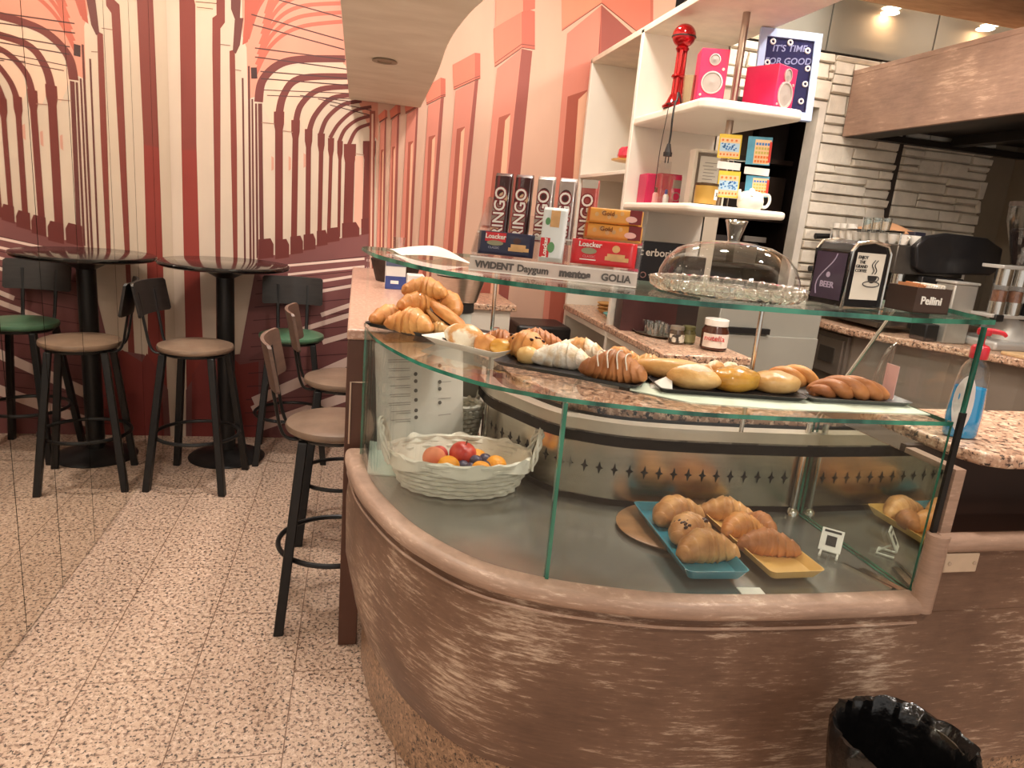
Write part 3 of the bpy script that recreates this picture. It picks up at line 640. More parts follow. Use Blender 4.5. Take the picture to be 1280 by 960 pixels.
# ------------------------------------------------------------------ pastries
def dough(name, a, b_, rough=.36, lo=.38, hi=.62, sc=9, coat=.25): return mat(name, a, rough, 0, rgb2=b_, scale=sc, bump=.25, bscale=60, lo=lo, hi=hi, coat=coat, sss=.08)
GOLD = dough('golden_pastry', (228,168,98), (190,118,58), .42, coat=.15); DEEP = dough('dark_baked_pastry', (206,138,84), (152,92,50), .46, coat=.1); PALE = dough('pale_bun', (232,190,126), (204,150,84))
YEL = dough('glazed_yellow_bun', (228,176,78), (196,132,44), rough=.2, coat=.6)
SUG = mat('icing_sugar_dough', (240,228,206), .8, 0, rgb2=(206,150,92), scale=26, lo=.42, hi=.56, bump=.4, bscale=70)
SUGW = mat('sugar_dusting', (244,236,222), .85, 0, rgb2=(222,196,160), scale=40, lo=.35, hi=.6, bump=.4, bscale=80)
CHOC = mat('chocolate', (66,36,24), .35, 0, .3, 12); LIGHTP = dough('pale_layer', (240,204,140), (222,172,100))
def croissant(L, T, bend, seed, rolls=6, mats=None, dark=False):
    """horn of rolled dough lying on z=0, built round the origin"""
    L *= 1.12; T *= 1.12
    rnd = random.Random(seed); m = MB(); N, n = 84, 26; R = L/(2*math.sin(bend)) if bend > .02 else 1e3
    vs = []; fs = []
    for i in range(N+1):
        t = -1+2*i/N; a = t*bend
        c = Vector((R*math.sin(a), R*(math.cos(a)-math.cos(bend*.5)), 0)); tg = Vector((math.cos(a), -math.sin(a), 0)); nr = Vector((math.sin(a), math.cos(a), 0))
        for k in range(n):
            th = 2*math.pi*k/n
            ts = t+.10*math.sin(th+.5)*(1 if t > 0 else -1)+.015*math.sin(3*th+seed)
            q = abs(ts)*rolls/2+.35; fr = q-math.floor(q)
            env = max(0, 1-abs(t)**1.45)**.85*.74+.26*(1-max(0,abs(t)-.90)/.10*.8)
            env *= 1-.25*math.floor(q)/rolls
            step = 1+.22*(1-fr)**1.3*(1 if abs(t) < .9 else .2)-.06
            r = T/2*env*step*(1+.03*math.sin(5*t+seed))
            y = r*math.cos(th)*1.06; z = r*math.sin(th)
            z = max(z, -T*.36*min(1, env+.2))
            p = c+nr*y; vs.append((p.x, p.y, z+T*.36*(.55+.45*env)))
    for i in range(N):
        for k in range(n): l = (k+1)%n; fs.append([i*n+k, i*n+l, (i+1)*n+l, (i+1)*n+k])
    fs += [list(range(n))[::-1], [N*n+k for k in range(n)]]
    return m.add(vs, fs)
def lump(rx, ry, rz, seed, amp=.06, f=3):
    rnd = random.Random(seed); ph = [rnd.uniform(0,6.28) for _ in range(6)]
    fn = lambda d: 1+amp*(math.sin(f*d.x*2+ph[0])*math.sin(f*d.y*1.7+ph[1])+.5*math.sin(f*2*d.z+ph[2])+.4*math.sin(f*3.1*d.x+ph[3])*math.cos(f*2.3*d.y+ph[4]))
    m = MB(); m.ell((0,0,rz*.8), rx, ry, rz, 36, 20, fn=fn)
    for v in m.v: v.z = max(v.z, .12*abs(v.x)*0)
    return m
def braid(L, T, seed, strands=3, turns=2.2):
    m = MB()
    for s in range(strands):
        pts = []; rs = []
        for i in range(49):
            t = i/48; a = 2*math.pi*(turns*t+s/strands); e = math.sin(math.pi*min(1,max(0,t*.92+.04)))**.55
            pts.append((L*(t-.5), T*.34*e*math.cos(a), T*.42*e*.8+T*.18*e*math.sin(a)+T*.05)); rs.append(T*.29*(.35+.65*e))
        m.tube(pts, rs, 12)
    return m
def put(mb, name, label, cat, m, loc, rz=0, group=None, tilt=(0,0)):
    o = mb.build(name, m, smooth=True, local=True, angle=180); o.location = loc; o.rotation_euler = (tilt[0], tilt[1], rz)
    return tag(o, label, cat, group)
def tray(name, label, c, sx, sy, rz, rim_h, m, th=.004, flare=.012, r=.012, group=None, z0=0):
    """rectangular dish with sloping rim"""
    def rr(hx, hy, rad, z):
        pts = []
        for cx, cy, a0 in ((hx-rad,hy-rad,0),(-hx+rad,hy-rad,math.pi/2),(-hx+rad,-hy+rad,math.pi),(hx-rad,-hy+rad,1.5*math.pi)):
            for k in range(6): a = a0+k*math.pi/10; pts.append((cx+rad*math.cos(a), cy+rad*math.sin(a), z))
        return pts
    hx, hy = sx/2, sy/2
    loops = [rr(hx-flare,hy-flare,r,0), rr(hx,hy,r*1.2,rim_h), rr(hx-.003,hy-.003,r*1.2,rim_h), rr(hx-flare-.003,hy-flare-.003,r,th)]
    n = 24; vs = [v for l in loops for v in l]; fs = [list(range(n))[::-1], [3*n+i for i in range(n)]]
    for q in range(3):
        for i in range(n): k = (i+1)%n; fs.append([q*n+i,q*n+k,(q+1)*n+k,(q+1)*n+i])
    o = MB().add(vs, fs).build(name, m, local=True, smooth=True, angle=35); o.location = c; o.rotation_euler = (0,0,rz)
    return tag(o, label, 'tray', group)
ZS = 1.146
DT = mat('dark_slate_tray', (52,50,52), .35, 0, .15, 10); WT = mat('white_porcelain', (240,234,224), .25, 0, .03, 6)
GT = mat('grey_tray', (112,112,112), .35, .3, .1, 8)
tray('tray', 'dark tray under the croissant heap at the curved end of the glass shelf', (.215,2.02,ZS), .32, .22, -.75, .012, DT)
tray('tray', 'white paper-like tray holding the sugared puff on the glass shelf', (.33,1.79,ZS), .26, .20, -.86, .022, WT, flare=.03)
tray('tray', 'slim dark tray under the chocolate and striped croissants on the glass shelf', (.525,1.565,ZS), .36, .19, -.62, .011, DT)
MB()
mt = MB().prism([(.60,1.39),(.70,1.295),(.9,1.262),(1.27,1.256),(1.275,1.46),(1.0,1.49),(.80,1.53),(.68,1.56)], ZS, ZS+.002).build('shelf_mat', mat('pale_green_mat', (214,224,204), .5, 0, .05, 8)); tag(mt, 'pale green liner mat under the bun trays on the glass shelf', 'mat')
ZM = ZS+.002
tray('tray', 'dark tray of rolls in the middle of the pale green liner', (.842,1.425,ZM), .345, .175, -.13, .011, DT)
tray('tray', 'dark grey tray under the braided pastries near the case end', (1.145,1.395,ZM), .265, .165, -.06, .011, GT)
def at(px, py, z, dy=0): p = PZ(px, py, z); return Vector((p.x, p.y+dy, z))
T1 = ZS+.004; CG = 'croissants heaped at the curved shelf end'
put(croissant(.13,.072,.75,1), 'croissant', 'plain croissant at the front of the heap by the ledge, lying on the tray', 'croissant', GOLD, (.155,1.955,T1), -.55, CG)
put(croissant(.12,.062,.7,2), 'croissant', 'plain croissant lying farthest toward the ledge, beside the heap', 'croissant', GOLD, (.105,2.065,T1), .35, CG)
put(croissant(.12,.058,.7,3), 'croissant', 'plain croissant behind the front one, low in the heap', 'croissant', GOLD, (.225,2.055,T1), .5, CG)
put(croissant(.12,.066,.7,4), 'croissant', 'plain croissant in the middle layer of the heap', 'croissant', GOLD, (.185,2.03,T1+.047), .2, CG)
put(croissant(.115,.066,.85,5), 'croissant', 'plain croissant crowning the heap, topmost of all', 'croissant', GOLD, (.20,2.05,T1+.088), -.25, CG)
put(croissant(.12,.064,.8,6), 'croissant', 'plain croissant sloping down the back of the heap toward the counter', 'croissant', GOLD, (.262,2.06,T1+.052), -.9, CG, (.1,.25))
sw_ = thing('filled_roll', 'long split roll with dark filling leaning on the heap of croissants', 'roll', (.252,1.965,T1+.02)); 
lump(.07,.022,.017,3,.05).build('lower_half', PALE, sw_, smooth=True, local=True, angle=180)
f_ = lump(.066,.02,.006,4,.05).build('filling', CHOC, sw_, smooth=True, local=True, angle=180); f_.location = (0,0,.022)
u_ = lump(.07,.022,.016,5,.05).build('upper_half', GOLD, sw_, smooth=True, local=True, angle=180); u_.location = (0,0,.026)
sw_.rotation_euler = (.15,.42,-.75)
put(croissant(.085,.04,.7,8), 'croissant', 'short croissant tip showing under the split filled roll', 'croissant', PALE, (.235,1.935,T1), -.7, CG)
T2 = ZS+.005
put(lump(.058,.044,.032,11,.05), 'sugared_puff', 'domed puff dusted white with sugar at the tray corner', 'pastry', SUG, (.285,1.80,T2), -.8)
put(lump(.032,.028,.024,12,.05), 'mini_roll', 'small orange-gold roll beside the sugared puff', 'roll', GOLD, (.335,1.735,T2), .3)
put(lump(.034,.028,.022,13,.05), 'mini_roll', 'small glossy roll between the puff tray edge and chocolate croissant', 'roll', YEL, (.372,1.705,T2), -.4)
put(croissant(.10,.048,.6,14), 'croissant', 'ridged brown croissant behind the two mini rolls', 'croissant', DEEP, (.385,1.80,T2), -.35)
T3 = ZS+.004
def choc_croissant(label, loc, rz, seed, L=.125, T=.064, bend=.55, n=9, m=GOLD):
    t = thing('chocolate_croissant', label, 'croissant', loc)
    croissant(L,T,bend,seed).build('pastry', m, t, smooth=True, local=True, angle=180)
    ch = MB(); rnd = random.Random(seed)
    for k in range(n):
        x = rnd.uniform(-L*.33,L*.33); a = rnd.uniform(-.9,.9); e = (1-(abs(x)/(L*.55))**2)**.5
        ch.ell((x, T*.5*e*math.sin(a)+.004-(x/L)**2*.05, T*.36+T*.46*e*math.cos(a)), .0075,.0045,.0045, 8, 5)
    ch.build('chocolate', CHOC, t, smooth=True, local=True); t.rotation_euler = (0,0,rz); return t
choc_croissant('chocolate-streaked croissant with a pale open end, on the slim dark tray', (.427,1.675,T3), -.95, 21, .135, .07, .45, 12)
put(croissant(.13,.05,.5,22,9), 'twisted_pastry', 'brown twisted pastry behind the chocolate-streaked croissant', 'pastry', DEEP, (.48,1.775,T3+.012), -.35)
put(lump(.028,.024,.023,23,.04), 'mini_roll', 'little yellow-ended roll in front of the chocolate-streaked croissant', 'roll', LIGHTP, (.418,1.615,T3), .2)
put(croissant(.135,.062,.75,24), 'sugared_croissant', 'croissant white with sugar at the front edge of the slim dark tray', 'croissant', SUGW, (.497,1.583,T3), -.45, 'sugared croissants')
put(croissant(.13,.058,.75,25), 'sugared_croissant', 'half-dusted croissant behind the whiter sugared one', 'croissant', SUG, (.575,1.69,T3), -.4, 'sugared croissants')
t = thing('striped_croissant', 'large croissant with thin white icing stripes at the front', 'croissant', (.588,1.47,T3))
croissant(.14,.07,.6,26,9).build('pastry', DEEP, t, smooth=True, local=True, angle=180)
ic = MB()
for x in (-.035,-.012,.01,.03):
    ic.tube([(x+.004*math.sin(a*3), .042*math.sin(a)*(1-abs(x)*6), .026+.046*math.cos(a)*(1-abs(x)*5)) for a in [q*.2 for q in range(-7,8)]], .0016, 6)
ic.build('icing', mat('white_icing', (246,236,220), .4), t, smooth=True, local=True); t.rotation_euler = (0,0,-.5)
put(croissant(.12,.054,.7,27), 'croissant', 'golden croissant behind the icing-striped one', 'croissant', GOLD, (.655,1.60,T3), .25)
put(croissant(.10,.05,.6,28), 'croissant', 'pale-tipped small croissant between the striped one and the long roll', 'croissant', PALE, (.71,1.55,T3), -.5)
t = MB().add([(.655,1.405,ZM+.001),(.70,1.385,ZM+.001),(.715,1.43,ZM+.03),(.672,1.445,ZM+.002)], [[0,1,2,3],[3,2,1,0]]).add([(.655,1.405,ZM+.0),(.70,1.385,ZM+.0),(.715,1.43,ZM+.029),(.672,1.445,ZM+.001)], [[0,1,2,3]]).build('paper_doily', mat('doily_white', (244,240,232), .8)); tag(t, 'crumpled white paper corner beside the icing-striped croissant', 'paper')
T4 = ZM+.004
put(lump(.098,.034,.026,31,.03), 'long_roll', 'longest pale-crusted roll at the back of the bun tray', 'roll', PALE, (.755,1.50,T4), -.42)
t = thing('powdered_roll', 'sugar-topped stubby roll at the near corner of the bun tray', 'roll', (.762,1.41,T4))
lump(.062,.036,.028,32,.04).build('dough', PALE, t, smooth=True, local=True, angle=180)
q = lump(.050,.029,.0245,32,.04).build('sugar', SUGW, t, smooth=True, local=True, angle=180); q.location = (0,0,.0095)
t.rotation_euler = (0,0,-.3)
put(lump(.064,.042,.031,33,.05), 'glazed_bun', 'shiny yellow glazed bun at the middle of the bun tray', 'bun', YEL, (.863,1.405,T4), .22)
put(lump(.062,.046,.027,34,.04), 'plain_bun', 'pale flat-topped bun at the far end of the bun tray', 'bun', PALE, (.965,1.405,T4), -.05)
t = thing('beaded_pastry', 'row of sugar-white dough balls behind the yellow glazed bun', 'pastry', (.885,1.495,T4))
for k in range(4):
    o = lump(.024,.024,.022,40+k,.04).build('dough_ball', SUGW if k > 1 else SUG, t, smooth=True, local=True, angle=180); o.location = (-.055+k*.034,.005*math.sin(k*2),.004*k*(3-k))
put(braid(.125,.062,51,2,1.1), 'braided_pastry', 'round-backed braided pastry on the far tray edge', 'pastry', GOLD, (1.06,1.475,T4), -.15)
put(braid(.185,.062,52,3,1.5), 'braided_pastry', 'big dark-baked braided pastry at the front of the grey tray', 'pastry', DEEP, (1.14,1.37,T4), -.12)
# acrylic tongs holder / price ticket at the case end
t = thing('plastic_tongs', 'clear plastic serving tongs leaning by the end pane', 'tongs', (1.26,1.40,ZM))
for dx in (-.014,.012):
    MB().tube(spline([(1.245+dx,1.385,ZM+.006),(1.243+dx,1.395,ZM+.05),(1.258+dx*.6,1.40,ZM+.11),(1.272,1.405,ZM+.135)],14), [.011-.0004*k for k in range(15)], 8, flat=.35).build('arm', ACRYL, t, smooth=True)
MB().box((1.257,1.36,ZM),(1.259,1.40,ZM+.085)).build('ticket', mat('pink_ticket', (226,182,176), .5), t)
# ------------------------------------------------------------------ lower deck of the case
ZF = .72
TAN = dough('tan_croissant', (218,164,106), (170,114,64), .45, sc=13, coat=.1)
BLU = mat('blue_ceramic', (58,140,160), .22, 0, .12, 5, coat=.4); YLW = mat('yellow_ceramic', (236,190,112), .25, 0, .08, 5, coat=.4)
WOODT = mat('wooden_platter', (164,118,78), .4, 0, .25, 6, stretch=(1,6,1))
pl = MB().lathe([(.001,0),(.10,0),(.145,.006),(.15,.012),(.146,.014),(.10,.008),(.001,.007)], n=40, sx=1.15).build('oval_platter', WOODT, local=True, smooth=True); pl.location = (.865,1.565,ZF); pl.rotation_euler = (0,0,.2); tag(pl, 'oval wooden platter half hidden under the blue tray', 'platter')
TB = ZF+.015
tray('tray', 'blue ceramic tray of three croissants on the case floor', (.834,1.462,TB), .155, .385, -.06, .026, BLU, th=.006, flare=.014)
tray('tray', 'yellow ceramic tray of croissants beside the blue one', (1.022,1.45,TB), .145, .375, .01, .024, YLW, th=.006, flare=.014)
TC = TB+.006
put(croissant(.14,.076,.75,61,6), 'croissant', 'ribbed croissant at the back of the blue tray', 'croissant', TAN, (.856,1.562,TC), .25, 'croissants on the blue tray')
choc_croissant('chocolate-dotted croissant in the middle of the blue tray', (.846,1.467,TC), .5, 62, .132, .070, .6, 22, TAN)['group'] = 'croissants on the blue tray'
put(croissant(.138,.074,.9,63,6), 'croissant', 'smooth pale croissant at the front of the blue tray', 'croissant', TAN, (.838,1.365,TC), .05, 'croissants on the blue tray')
YG = 'croissants on the yellow tray'
put(croissant(.14,.062,.6,64,7), 'croissant', 'sugar-dusted croissant at the back of the yellow tray', 'croissant', TAN, (1.012,1.585,TC), -.25, YG)
put(croissant(.12,.06,.8,65,7), 'croissant', 'knobbly croissant in the middle of the yellow tray', 'croissant', GOLD, (1.006,1.485,TC), .15, YG)
put(croissant(.09,.05,.6,66,5), 'croissant', 'small brown croissant tip beside the knobbly one, on the yellow tray rim', 'croissant', DEEP, (1.064,1.50,TC+.008), -1.1, YG)
put(croissant(.14,.064,.5,67,7), 'croissant', 'straight brown croissant at the front of the yellow tray', 'croissant', DEEP, (1.02,1.388,TC), -.28, YG)
def tagstand(label, c, rz, flip):
    t = thing('price_tag_stand', label, 'price tag', c, 'price tag holders')
    W_ = mat('white_plastic', (236,232,222), .4, 0, .03, 10)
    q = Euler((-.5,0,0)).to_matrix(); B = Vector((0,0,.028))
    def P(x, z, y=0): return q@Vector((x,y,z))+Vector((0,0,.022))
    m = MB(); fr = [(-.026,0),(.026,0),(.026,.058),(-.026,.058)]
    o = [P(*p) for p in fr]+[P(*p,.003) for p in fr]
    m.add(o, [[3,2,1,0],[4,5,6,7],[0,1,5,4],[1,2,6,5],[2,3,7,6],[3,0,4,7]]); m.build('card', W_, t, local=True)
    MB().add([P(-.012,.014,-.0006),(P(.012,.014,-.0006)),P(.012,.040,-.0006),P(-.012,.040,-.0006)], [[0,1,2,3]]).add([P(-.02,.048,-.0006),P(.02,.048,-.0006),P(.02,.054,-.0006),P(-.02,.054,-.0006)], [[0,1,2,3]]).build('print', mat('tag_black', (40,38,36), .6), t, local=True)
    MB().tube([(-.02,.004,.004),(-.02,.045,.004),(.02,.045,.004),(.02,.004,.004)], .0035, 6).tube([(0,.045,.004),(0,.018,.028)], .003, 6).build('foot', W_, t, local=True)
    t.rotation_euler = (0,0,rz)
tagstand('white tilted price tag holder on the case floor beside the yellow tray', (1.195,1.385,ZF), -.75, 0)
cdn = MB().box((.868,1.225,ZF),(.925,1.265,ZF+.002),rz=-.1).build('paper_card', mat('card_white', (238,232,220), .6)); tag(cdn, 'small white card lying in front of the blue tray', 'card')
st = MB().box((1.255,1.21,ZF),(1.275,1.33,ZF+.006),rz=.3).box((1.235,1.23,ZF),(1.242,1.36,ZF+.006),rz=.3).build('metal_strip', CHROME); tag(st, 'pair of loose chrome strips on the case floor by the end pane', 'metal strip')
# fruit basket
WK = mat('white_wicker', (226,220,204), .6, 0, .12, 40, bump=.3, bscale=60)
def basket(label, c, rx, ry, h, rz, rows, big):
    t = thing('wicker_basket', label, 'basket', c)
    m = MB(); n = 64
    for r in range(rows):
        z = .008+h*(r/(rows-1)); k = .80+.20*(r/(rows-1))**.8
        m.tube([((rx*k+.003*math.cos(18*a+math.pi*r))*math.cos(a),(ry*k+.003*math.cos(18*a+math.pi*r))*math.sin(a),z) for a in [2*math.pi*i/108 for i in range(108)]], h/rows*.62, 6, closed=True)
    m.lathe([(.001,.002),(rx*.8,.002),(rx*.8,.01),(.001,.01)], n=n, sy=ry/rx)
    m.build('weave', WK, t, local=True, smooth=True)
    ln = MB(); prof = [(.001,.016),(.70,.018),(.76,.03),(.90,h*.8),(.985,h+.010),(1.035,h+.014),(1.035,h*.80)]; vs = []; fs = []
    for i, (k, z) in enumerate(prof):
        for j in range(96):
            a = 2*math.pi*j/96; w = (.006*math.sin(7*a+i)+.004*math.sin(13*a+2*i))*(0 if i == 0 else 1); zz = z+(.006*math.sin(9*a+1.3*i)+.004*math.sin(17*a) if i in (3,4,5) else 0)-(.02*(math.sin(5*a)>.3)*0 if i == 6 else 0)+(.007*math.sin(6*a+1) if i == 6 else 0)
            vs.append(((rx*k+w*.5)*math.cos(a),(ry*k+w*.5)*math.sin(a),zz))
    N = 96
    for i in range(len(prof)-1):
        for j in range(N): l = (j+1)%N; fs.append([i*N+j,i*N+l,(i+1)*N+l,(i+1)*N+j])
    ln.add(vs, fs); ln.build('paper_liner', mat('cream_paper', (232,226,210), .65, 0, .05, 10, bump=.3, bscale=18), t, local=True, smooth=True, weld=False)
    for s in (1,-1):
        hm = MB()
        for w in range(3):
            pts = []
            for k in range(25):
                a = math.pi*k/24; y = .055*math.cos(a); z = h*.86+(.105)*math.sin(a); x = s*(rx*.985+.028*math.sin(a))
                q = 5*a+w*2.1; pts.append((x+.006*math.cos(q), y+.004*math.sin(q), z+.006*math.sin(q)))
            hm.tube(pts, .0042, 6)
        hm.build('handle', WK, t, local=True, smooth=True)
    t.rotation_euler = (0,0,rz); return t
BC = Vector((.312,1.872,ZF))
basket('oval white wicker basket of fruit with paper liner, front of the case', BC, .205, .135, .095, -.12, 8, True)
basket('small white wicker basket behind the fruit basket by the chrome post', (.372,2.325,ZF), .08, .068, .11, .2, 8, False)
def fruit(kind, label, m, loc, r, sq=.92, st=None, seed=0, group='fruit in the basket'):
    t = thing(kind, label, kind.replace('_',' '), loc, group)
    fn = lambda d: 1+.02*math.sin(3*d.x+seed)-.10*math.exp(-((1-d.z)*9))
    MB().ell((0,0,r*sq), r, r, r*sq, 24, 16, fn=fn).build('flesh', m, t, local=True, smooth=True, angle=180)
    if st: MB().tube([(0,0,r*sq*1.78),(.002,0,r*sq*2.0),(.005,.001,r*sq*2.2)], .0016, 6).build('stem', mat('fruit_stem', (86,60,36), .7), t, local=True)
    else: MB().lathe([(.001,r*sq*1.815),(.004,r*sq*1.812),(.005,r*sq*1.80)], n=8).build('stem_end', mat('stem_scar', (110,100,50), .7), t, local=True)
    t.rotation_euler = (.3*math.sin(seed),.3*math.cos(seed*2),seed); return t
APP = mat('red_apple', (206,84,66), .3, 0, rgb2=(166,44,40), scale=8, stretch=(3,3,.6)); PEA = mat('peach', (236,164,118), .6, 0, rgb2=(222,118,88), scale=7)
ORA = mat('orange_peel', (240,158,44), .42, 0, .12, 10, bump=.25, bscale=160); PLU = mat('plum_skin', (50,46,66), .35, 0, rgb2=(82,72,92), scale=9)
fb = ZF+.018
# fruit rests on a bed of paper in the liner
MB().lathe([(.001,.052),(.09,.052),(.13,.046),(.15,.03),(.15,.018),(.001,.018)], n=40, sy=.62).build('paper_bed', mat('cream_paper', (232,226,210), .65), bpy.data.objects['wicker_basket'], local=True, smooth=True)
fz = ZF+.052
fruit('apple', 'biggest red apple in the middle of the fruit basket', APP, (BC.x+.005,BC.y+.025,fz), .041, .92, 1, 1)
fruit('peach', 'peach nearest the ledge-side handle of the basket', PEA, (BC.x-.085,BC.y+.005,fz), .034, .95, None, 2)
fruit('peach', 'rosy peach between the pale peach and the big red apple', mat('rosy_peach', (214,106,90), .6, 0, rgb2=(190,60,58), scale=8), (BC.x-.052,BC.y+.03,fz), .030, .95, None, 3)
for i, (x, y, r, lb) in enumerate(((-.045,-.045,.032,'orange at the front rim, under the peaches'),(.045,.015,.032,'orange just behind the dark plums'),(.045,-.065,.028,'orange at the front, below the plums'),(.095,-.035,.031,'orange nearest the chrome-post side of the basket'))):
    fruit('orange', lb, ORA, (BC.x+x,BC.y+y,fz-.004), r, .93, None, 4+i)
for i, (x, y, z, lb) in enumerate(((.005,-.025,0,'dark plum beside the front-rim orange'),(.022,-.045,.0,'dark plum foremost of the plums'),(.04,-.022,.014,'dark plum in the middle of the plum cluster'),(.068,-.012,.016,'purple plum highest in the cluster, touching the back orange'),(.062,-.045,.008,'dark plum between the two front oranges'),(.018,-.004,.0,'dark plum tucked against the red apple'))):
    fruit('plum', lb, PLU, (BC.x+x,BC.y+y,fz+z), .0185, .95, None, 10+i)
# papers in the case
PAP = mat('menu_paper', (222,216,204), .7, 0, .04, 6)
t = thing('menu_sheet', 'white printed menu sheet standing behind the fruit basket', 'menu', (.2,2.1,ZF))
a,b,c,d = (.085,2.04,ZF+.002),(.365,2.145,ZF+.002),(.34,2.155,ZF+.375),(.062,2.05,ZF+.375)
def quad(u, v, o=0):
    A,B,Cc,D = map(Vector,(a,b,c,d)); p = (A*(1-u)+B*u)*(1-v)+(D*(1-u)+Cc*u)*v; n = (B-A).cross(D-A).normalized(); return p+n*(o+.012*math.sin(u*3))
m = MB(); N = 12
for o, fl in ((0,0),(-.0015,1)): m.add([quad(i/N, j, o) for j in (0,1) for i in range(N+1)], [[i,i+1,N+2+i,N+1+i] for i in range(N)])
m.build('sheet', PAP, t, smooth=True)
pr_ = MB(); rnd = random.Random(4)
def strip(u0, u1, v0, v1): pr_.add([quad(u0,v0,.0012),quad(u1,v0,.0012),quad(u1,v1,.0012),quad(u0,v1,.0012)], [[0,1,2,3]])
for k in range(8):
    v = .86-k*.072
    strip(.12+.03*rnd.random(), .36, v, v+.006); strip(.12+.1*rnd.random(), .36, v-.018, v-.012)
    if k % 2: strip(.68, .82+.1*rnd.random(), v+.01, v+.016)
for k in range(22): strip(.08+k*.04, .086+k*.04, .06, .12+.09*rnd.random())
pr_.build('print', mat('grey_print', (170,164,156), .7), t)
ci = MB()
for u, v in ((.42,.85),(.42,.74),(.42,.68),(.42,.60),(.42,.52),(.42,.43),(.42,.37),(.70,.66),(.70,.60),(.70,.48),(.70,.80)):
    p = quad(u,v,.0016); A,B,D = Vector(a),Vector(b),Vector(d); ex = (B-A).normalized(); ez = (D-A).normalized()
    ci.add([p+ex*.0065*math.cos(q*.785)+ez*.0065*math.sin(q*.785) for q in range(8)], [list(range(8))])
ci.build('icons', mat('dark_print', (112,106,100), .7), t)
t = thing('leaflet', 'pale leaflet with yellow-green print lying by the rim, left of the basket', 'leaflet', (.1,2.0,ZF))
MB().add([(.052,1.95,ZF+.004),(.15,1.93,ZF+.004),(.17,2.06,ZF+.05),(.06,2.08,ZF+.06),(.052,1.95,ZF),(.15,1.93,ZF),(.17,2.06,ZF+.046),(.06,2.08,ZF+.056)], [[0,1,2,3],[7,6,5,4],[0,4,5,1],[1,5,6,2],[2,6,7,3],[3,7,4,0]]).build('sheet', mat('mint_paper', (206,220,206), .6), t)
MB().add([(.09,1.955,ZF+.0075),(.135,1.946,ZF+.0075),(.14,2.0,ZF+.027),(.10,2.01,ZF+.027)], [[0,1,2,3]]).build('print', mat('lime_print', (206,212,110), .6), t)
# ------------------------------------------------------------------ things on the glass top
ZT = 1.3705
A0, B0 = Vector((.246,1.548,ZT)), Vector((.585,1.395,ZT))          # front edge of the sweet stand
ex = (B0-A0).normalized(); eb = Vector((-ex.y, ex.x, 0)); EZ = Vector((0,0,1)); Lx = (B0-A0).length
def S(u, b, z): return A0+ex*(u*Lx)+eb*b+EZ*z
cs = thing('sweets_stand', 'clear acrylic tiered stand of wafers with sweet names on its front', 'display stand', A0)
def plate(m, pts, th=.003):
    p = [Vector(v) for v in pts]; n = (p[1]-p[0]).cross(p[-1]-p[0]).normalized()*th; k = len(p)
    m.add(p+[v+n for v in p], [list(range(k)),[k+i for i in range(k)][::-1]]+[[i,(i+1)%k,k+(i+1)%k,k+i] for i in range(k)])
FROST = mat('frosted_acrylic', (226,216,208), .5, 0, .03, 6); FROST.node_tree.nodes['Principled BSDF'].inputs['Alpha'].default_value = .62
m = MB(); plate(m, [S(0,0,0),S(1,0,0),S(1,.008,.032),S(0,.008,.032)]); m.build('name_strip', FROST, cs)
m = MB()
plate(m, [S(0,.008,.032),S(1,.008,.032),S(1,.07,.034),S(0,.07,.034)])
plate(m, [S(0,.06,.036),S(1,.06,.036),S(1,.066,.085),S(0,.066,.085)])
plate(m, [S(0,.066,.085),S(1,.066,.085),S(1,.15,.09),S(0,.15,.09)])
plate(m, [S(0,.15,.0),S(1,.15,.0),S(1,.16,.13),S(0,.16,.13)])
m.build('tiers', ACRYL, cs)
for u in (0,1):
    m = MB(); plate(m, [S(u,0,0),S(u,.16,0),S(u,.165,.165),S(u,.13,.165),S(u,.06,.10),S(u,.008,.045)]); m.build('side_wall', ACRYL, cs)
m = MB(); plate(m, [S(0,-.001,.0005),S(1,-.001,.0005),S(1,-.001,.004),S(0,-.001,.004)],.002); plate(m, [S(0,.006,.030),S(1,.006,.030),S(1,.006,.033),S(0,.006,.033)],.002); plate(m,[S(0,.058,.083),S(1,.058,.083),S(1,.058,.0865),S(0,.058,.0865)],.002)
m.build('polished_edge', mat('acrylic_edge', (240,236,230), .2), cs)
GREYT = mat('grey_lettering', (92,88,86), .6); up = EZ+eb*.2
for body, u, s, b in (('ViViDENT',.155,.0205,.0006),('Daygum',.39,.0215,.0003),('mentos',.64,.0225,.0010),('GOLIA',.88,.0215,.0003)):
    text('lettering', body, s, S(u,-.0006,.0155), ex, up, GREYT, cs, bold=b+.0004)
def packet(name, label, cat, c, w, h, d, xd, yd, m, group=None, flat=False):
    """pillow-shaped wrapper with crimped ends along its long axis; returns (thing, place fn)"""
    x = Vector(xd).normalized(); y = Vector(yd); y = (y-x*y.dot(x)).normalized(); z = x.cross(y)
    t = thing(name, label, cat, c, group); N = 16; K = 20; vs = []; fs = []
    for i in range(N+1):
        u = -1+2*i/N; e = min(1,(1-abs(u))/.10)**.5 if abs(u) > .9 else 1; dd = d/2*max(.05,e)
        for k in range(K):
            a = 2*math.pi*k/K; ca, sa = math.cos(a), math.sin(a)
            py = h/2*(abs(ca)**.35)*(1 if ca > 0 else -1); pz = dd*(abs(sa)**.45)*(1 if sa > 0 else -1)
            vs.append(x*(u*w/2)+y*py+z*pz)
    for i in range(N):
        for k in range(K): l = (k+1)%K; fs.append([i*K+k,i*K+l,(i+1)*K+l,(i+1)*K+k])
    fs += [list(range(K))[::-1],[N*K+k for k in range(K)]]
    MB().add(vs, fs).build('wrapper', m, t, local=True, smooth=True, angle=50)
    def P(u, v, o=.0008): return Vector(c)+x*(u*w/2)+y*(v*h/2)+z*(d/2+o)
    return t, P, x, y, z
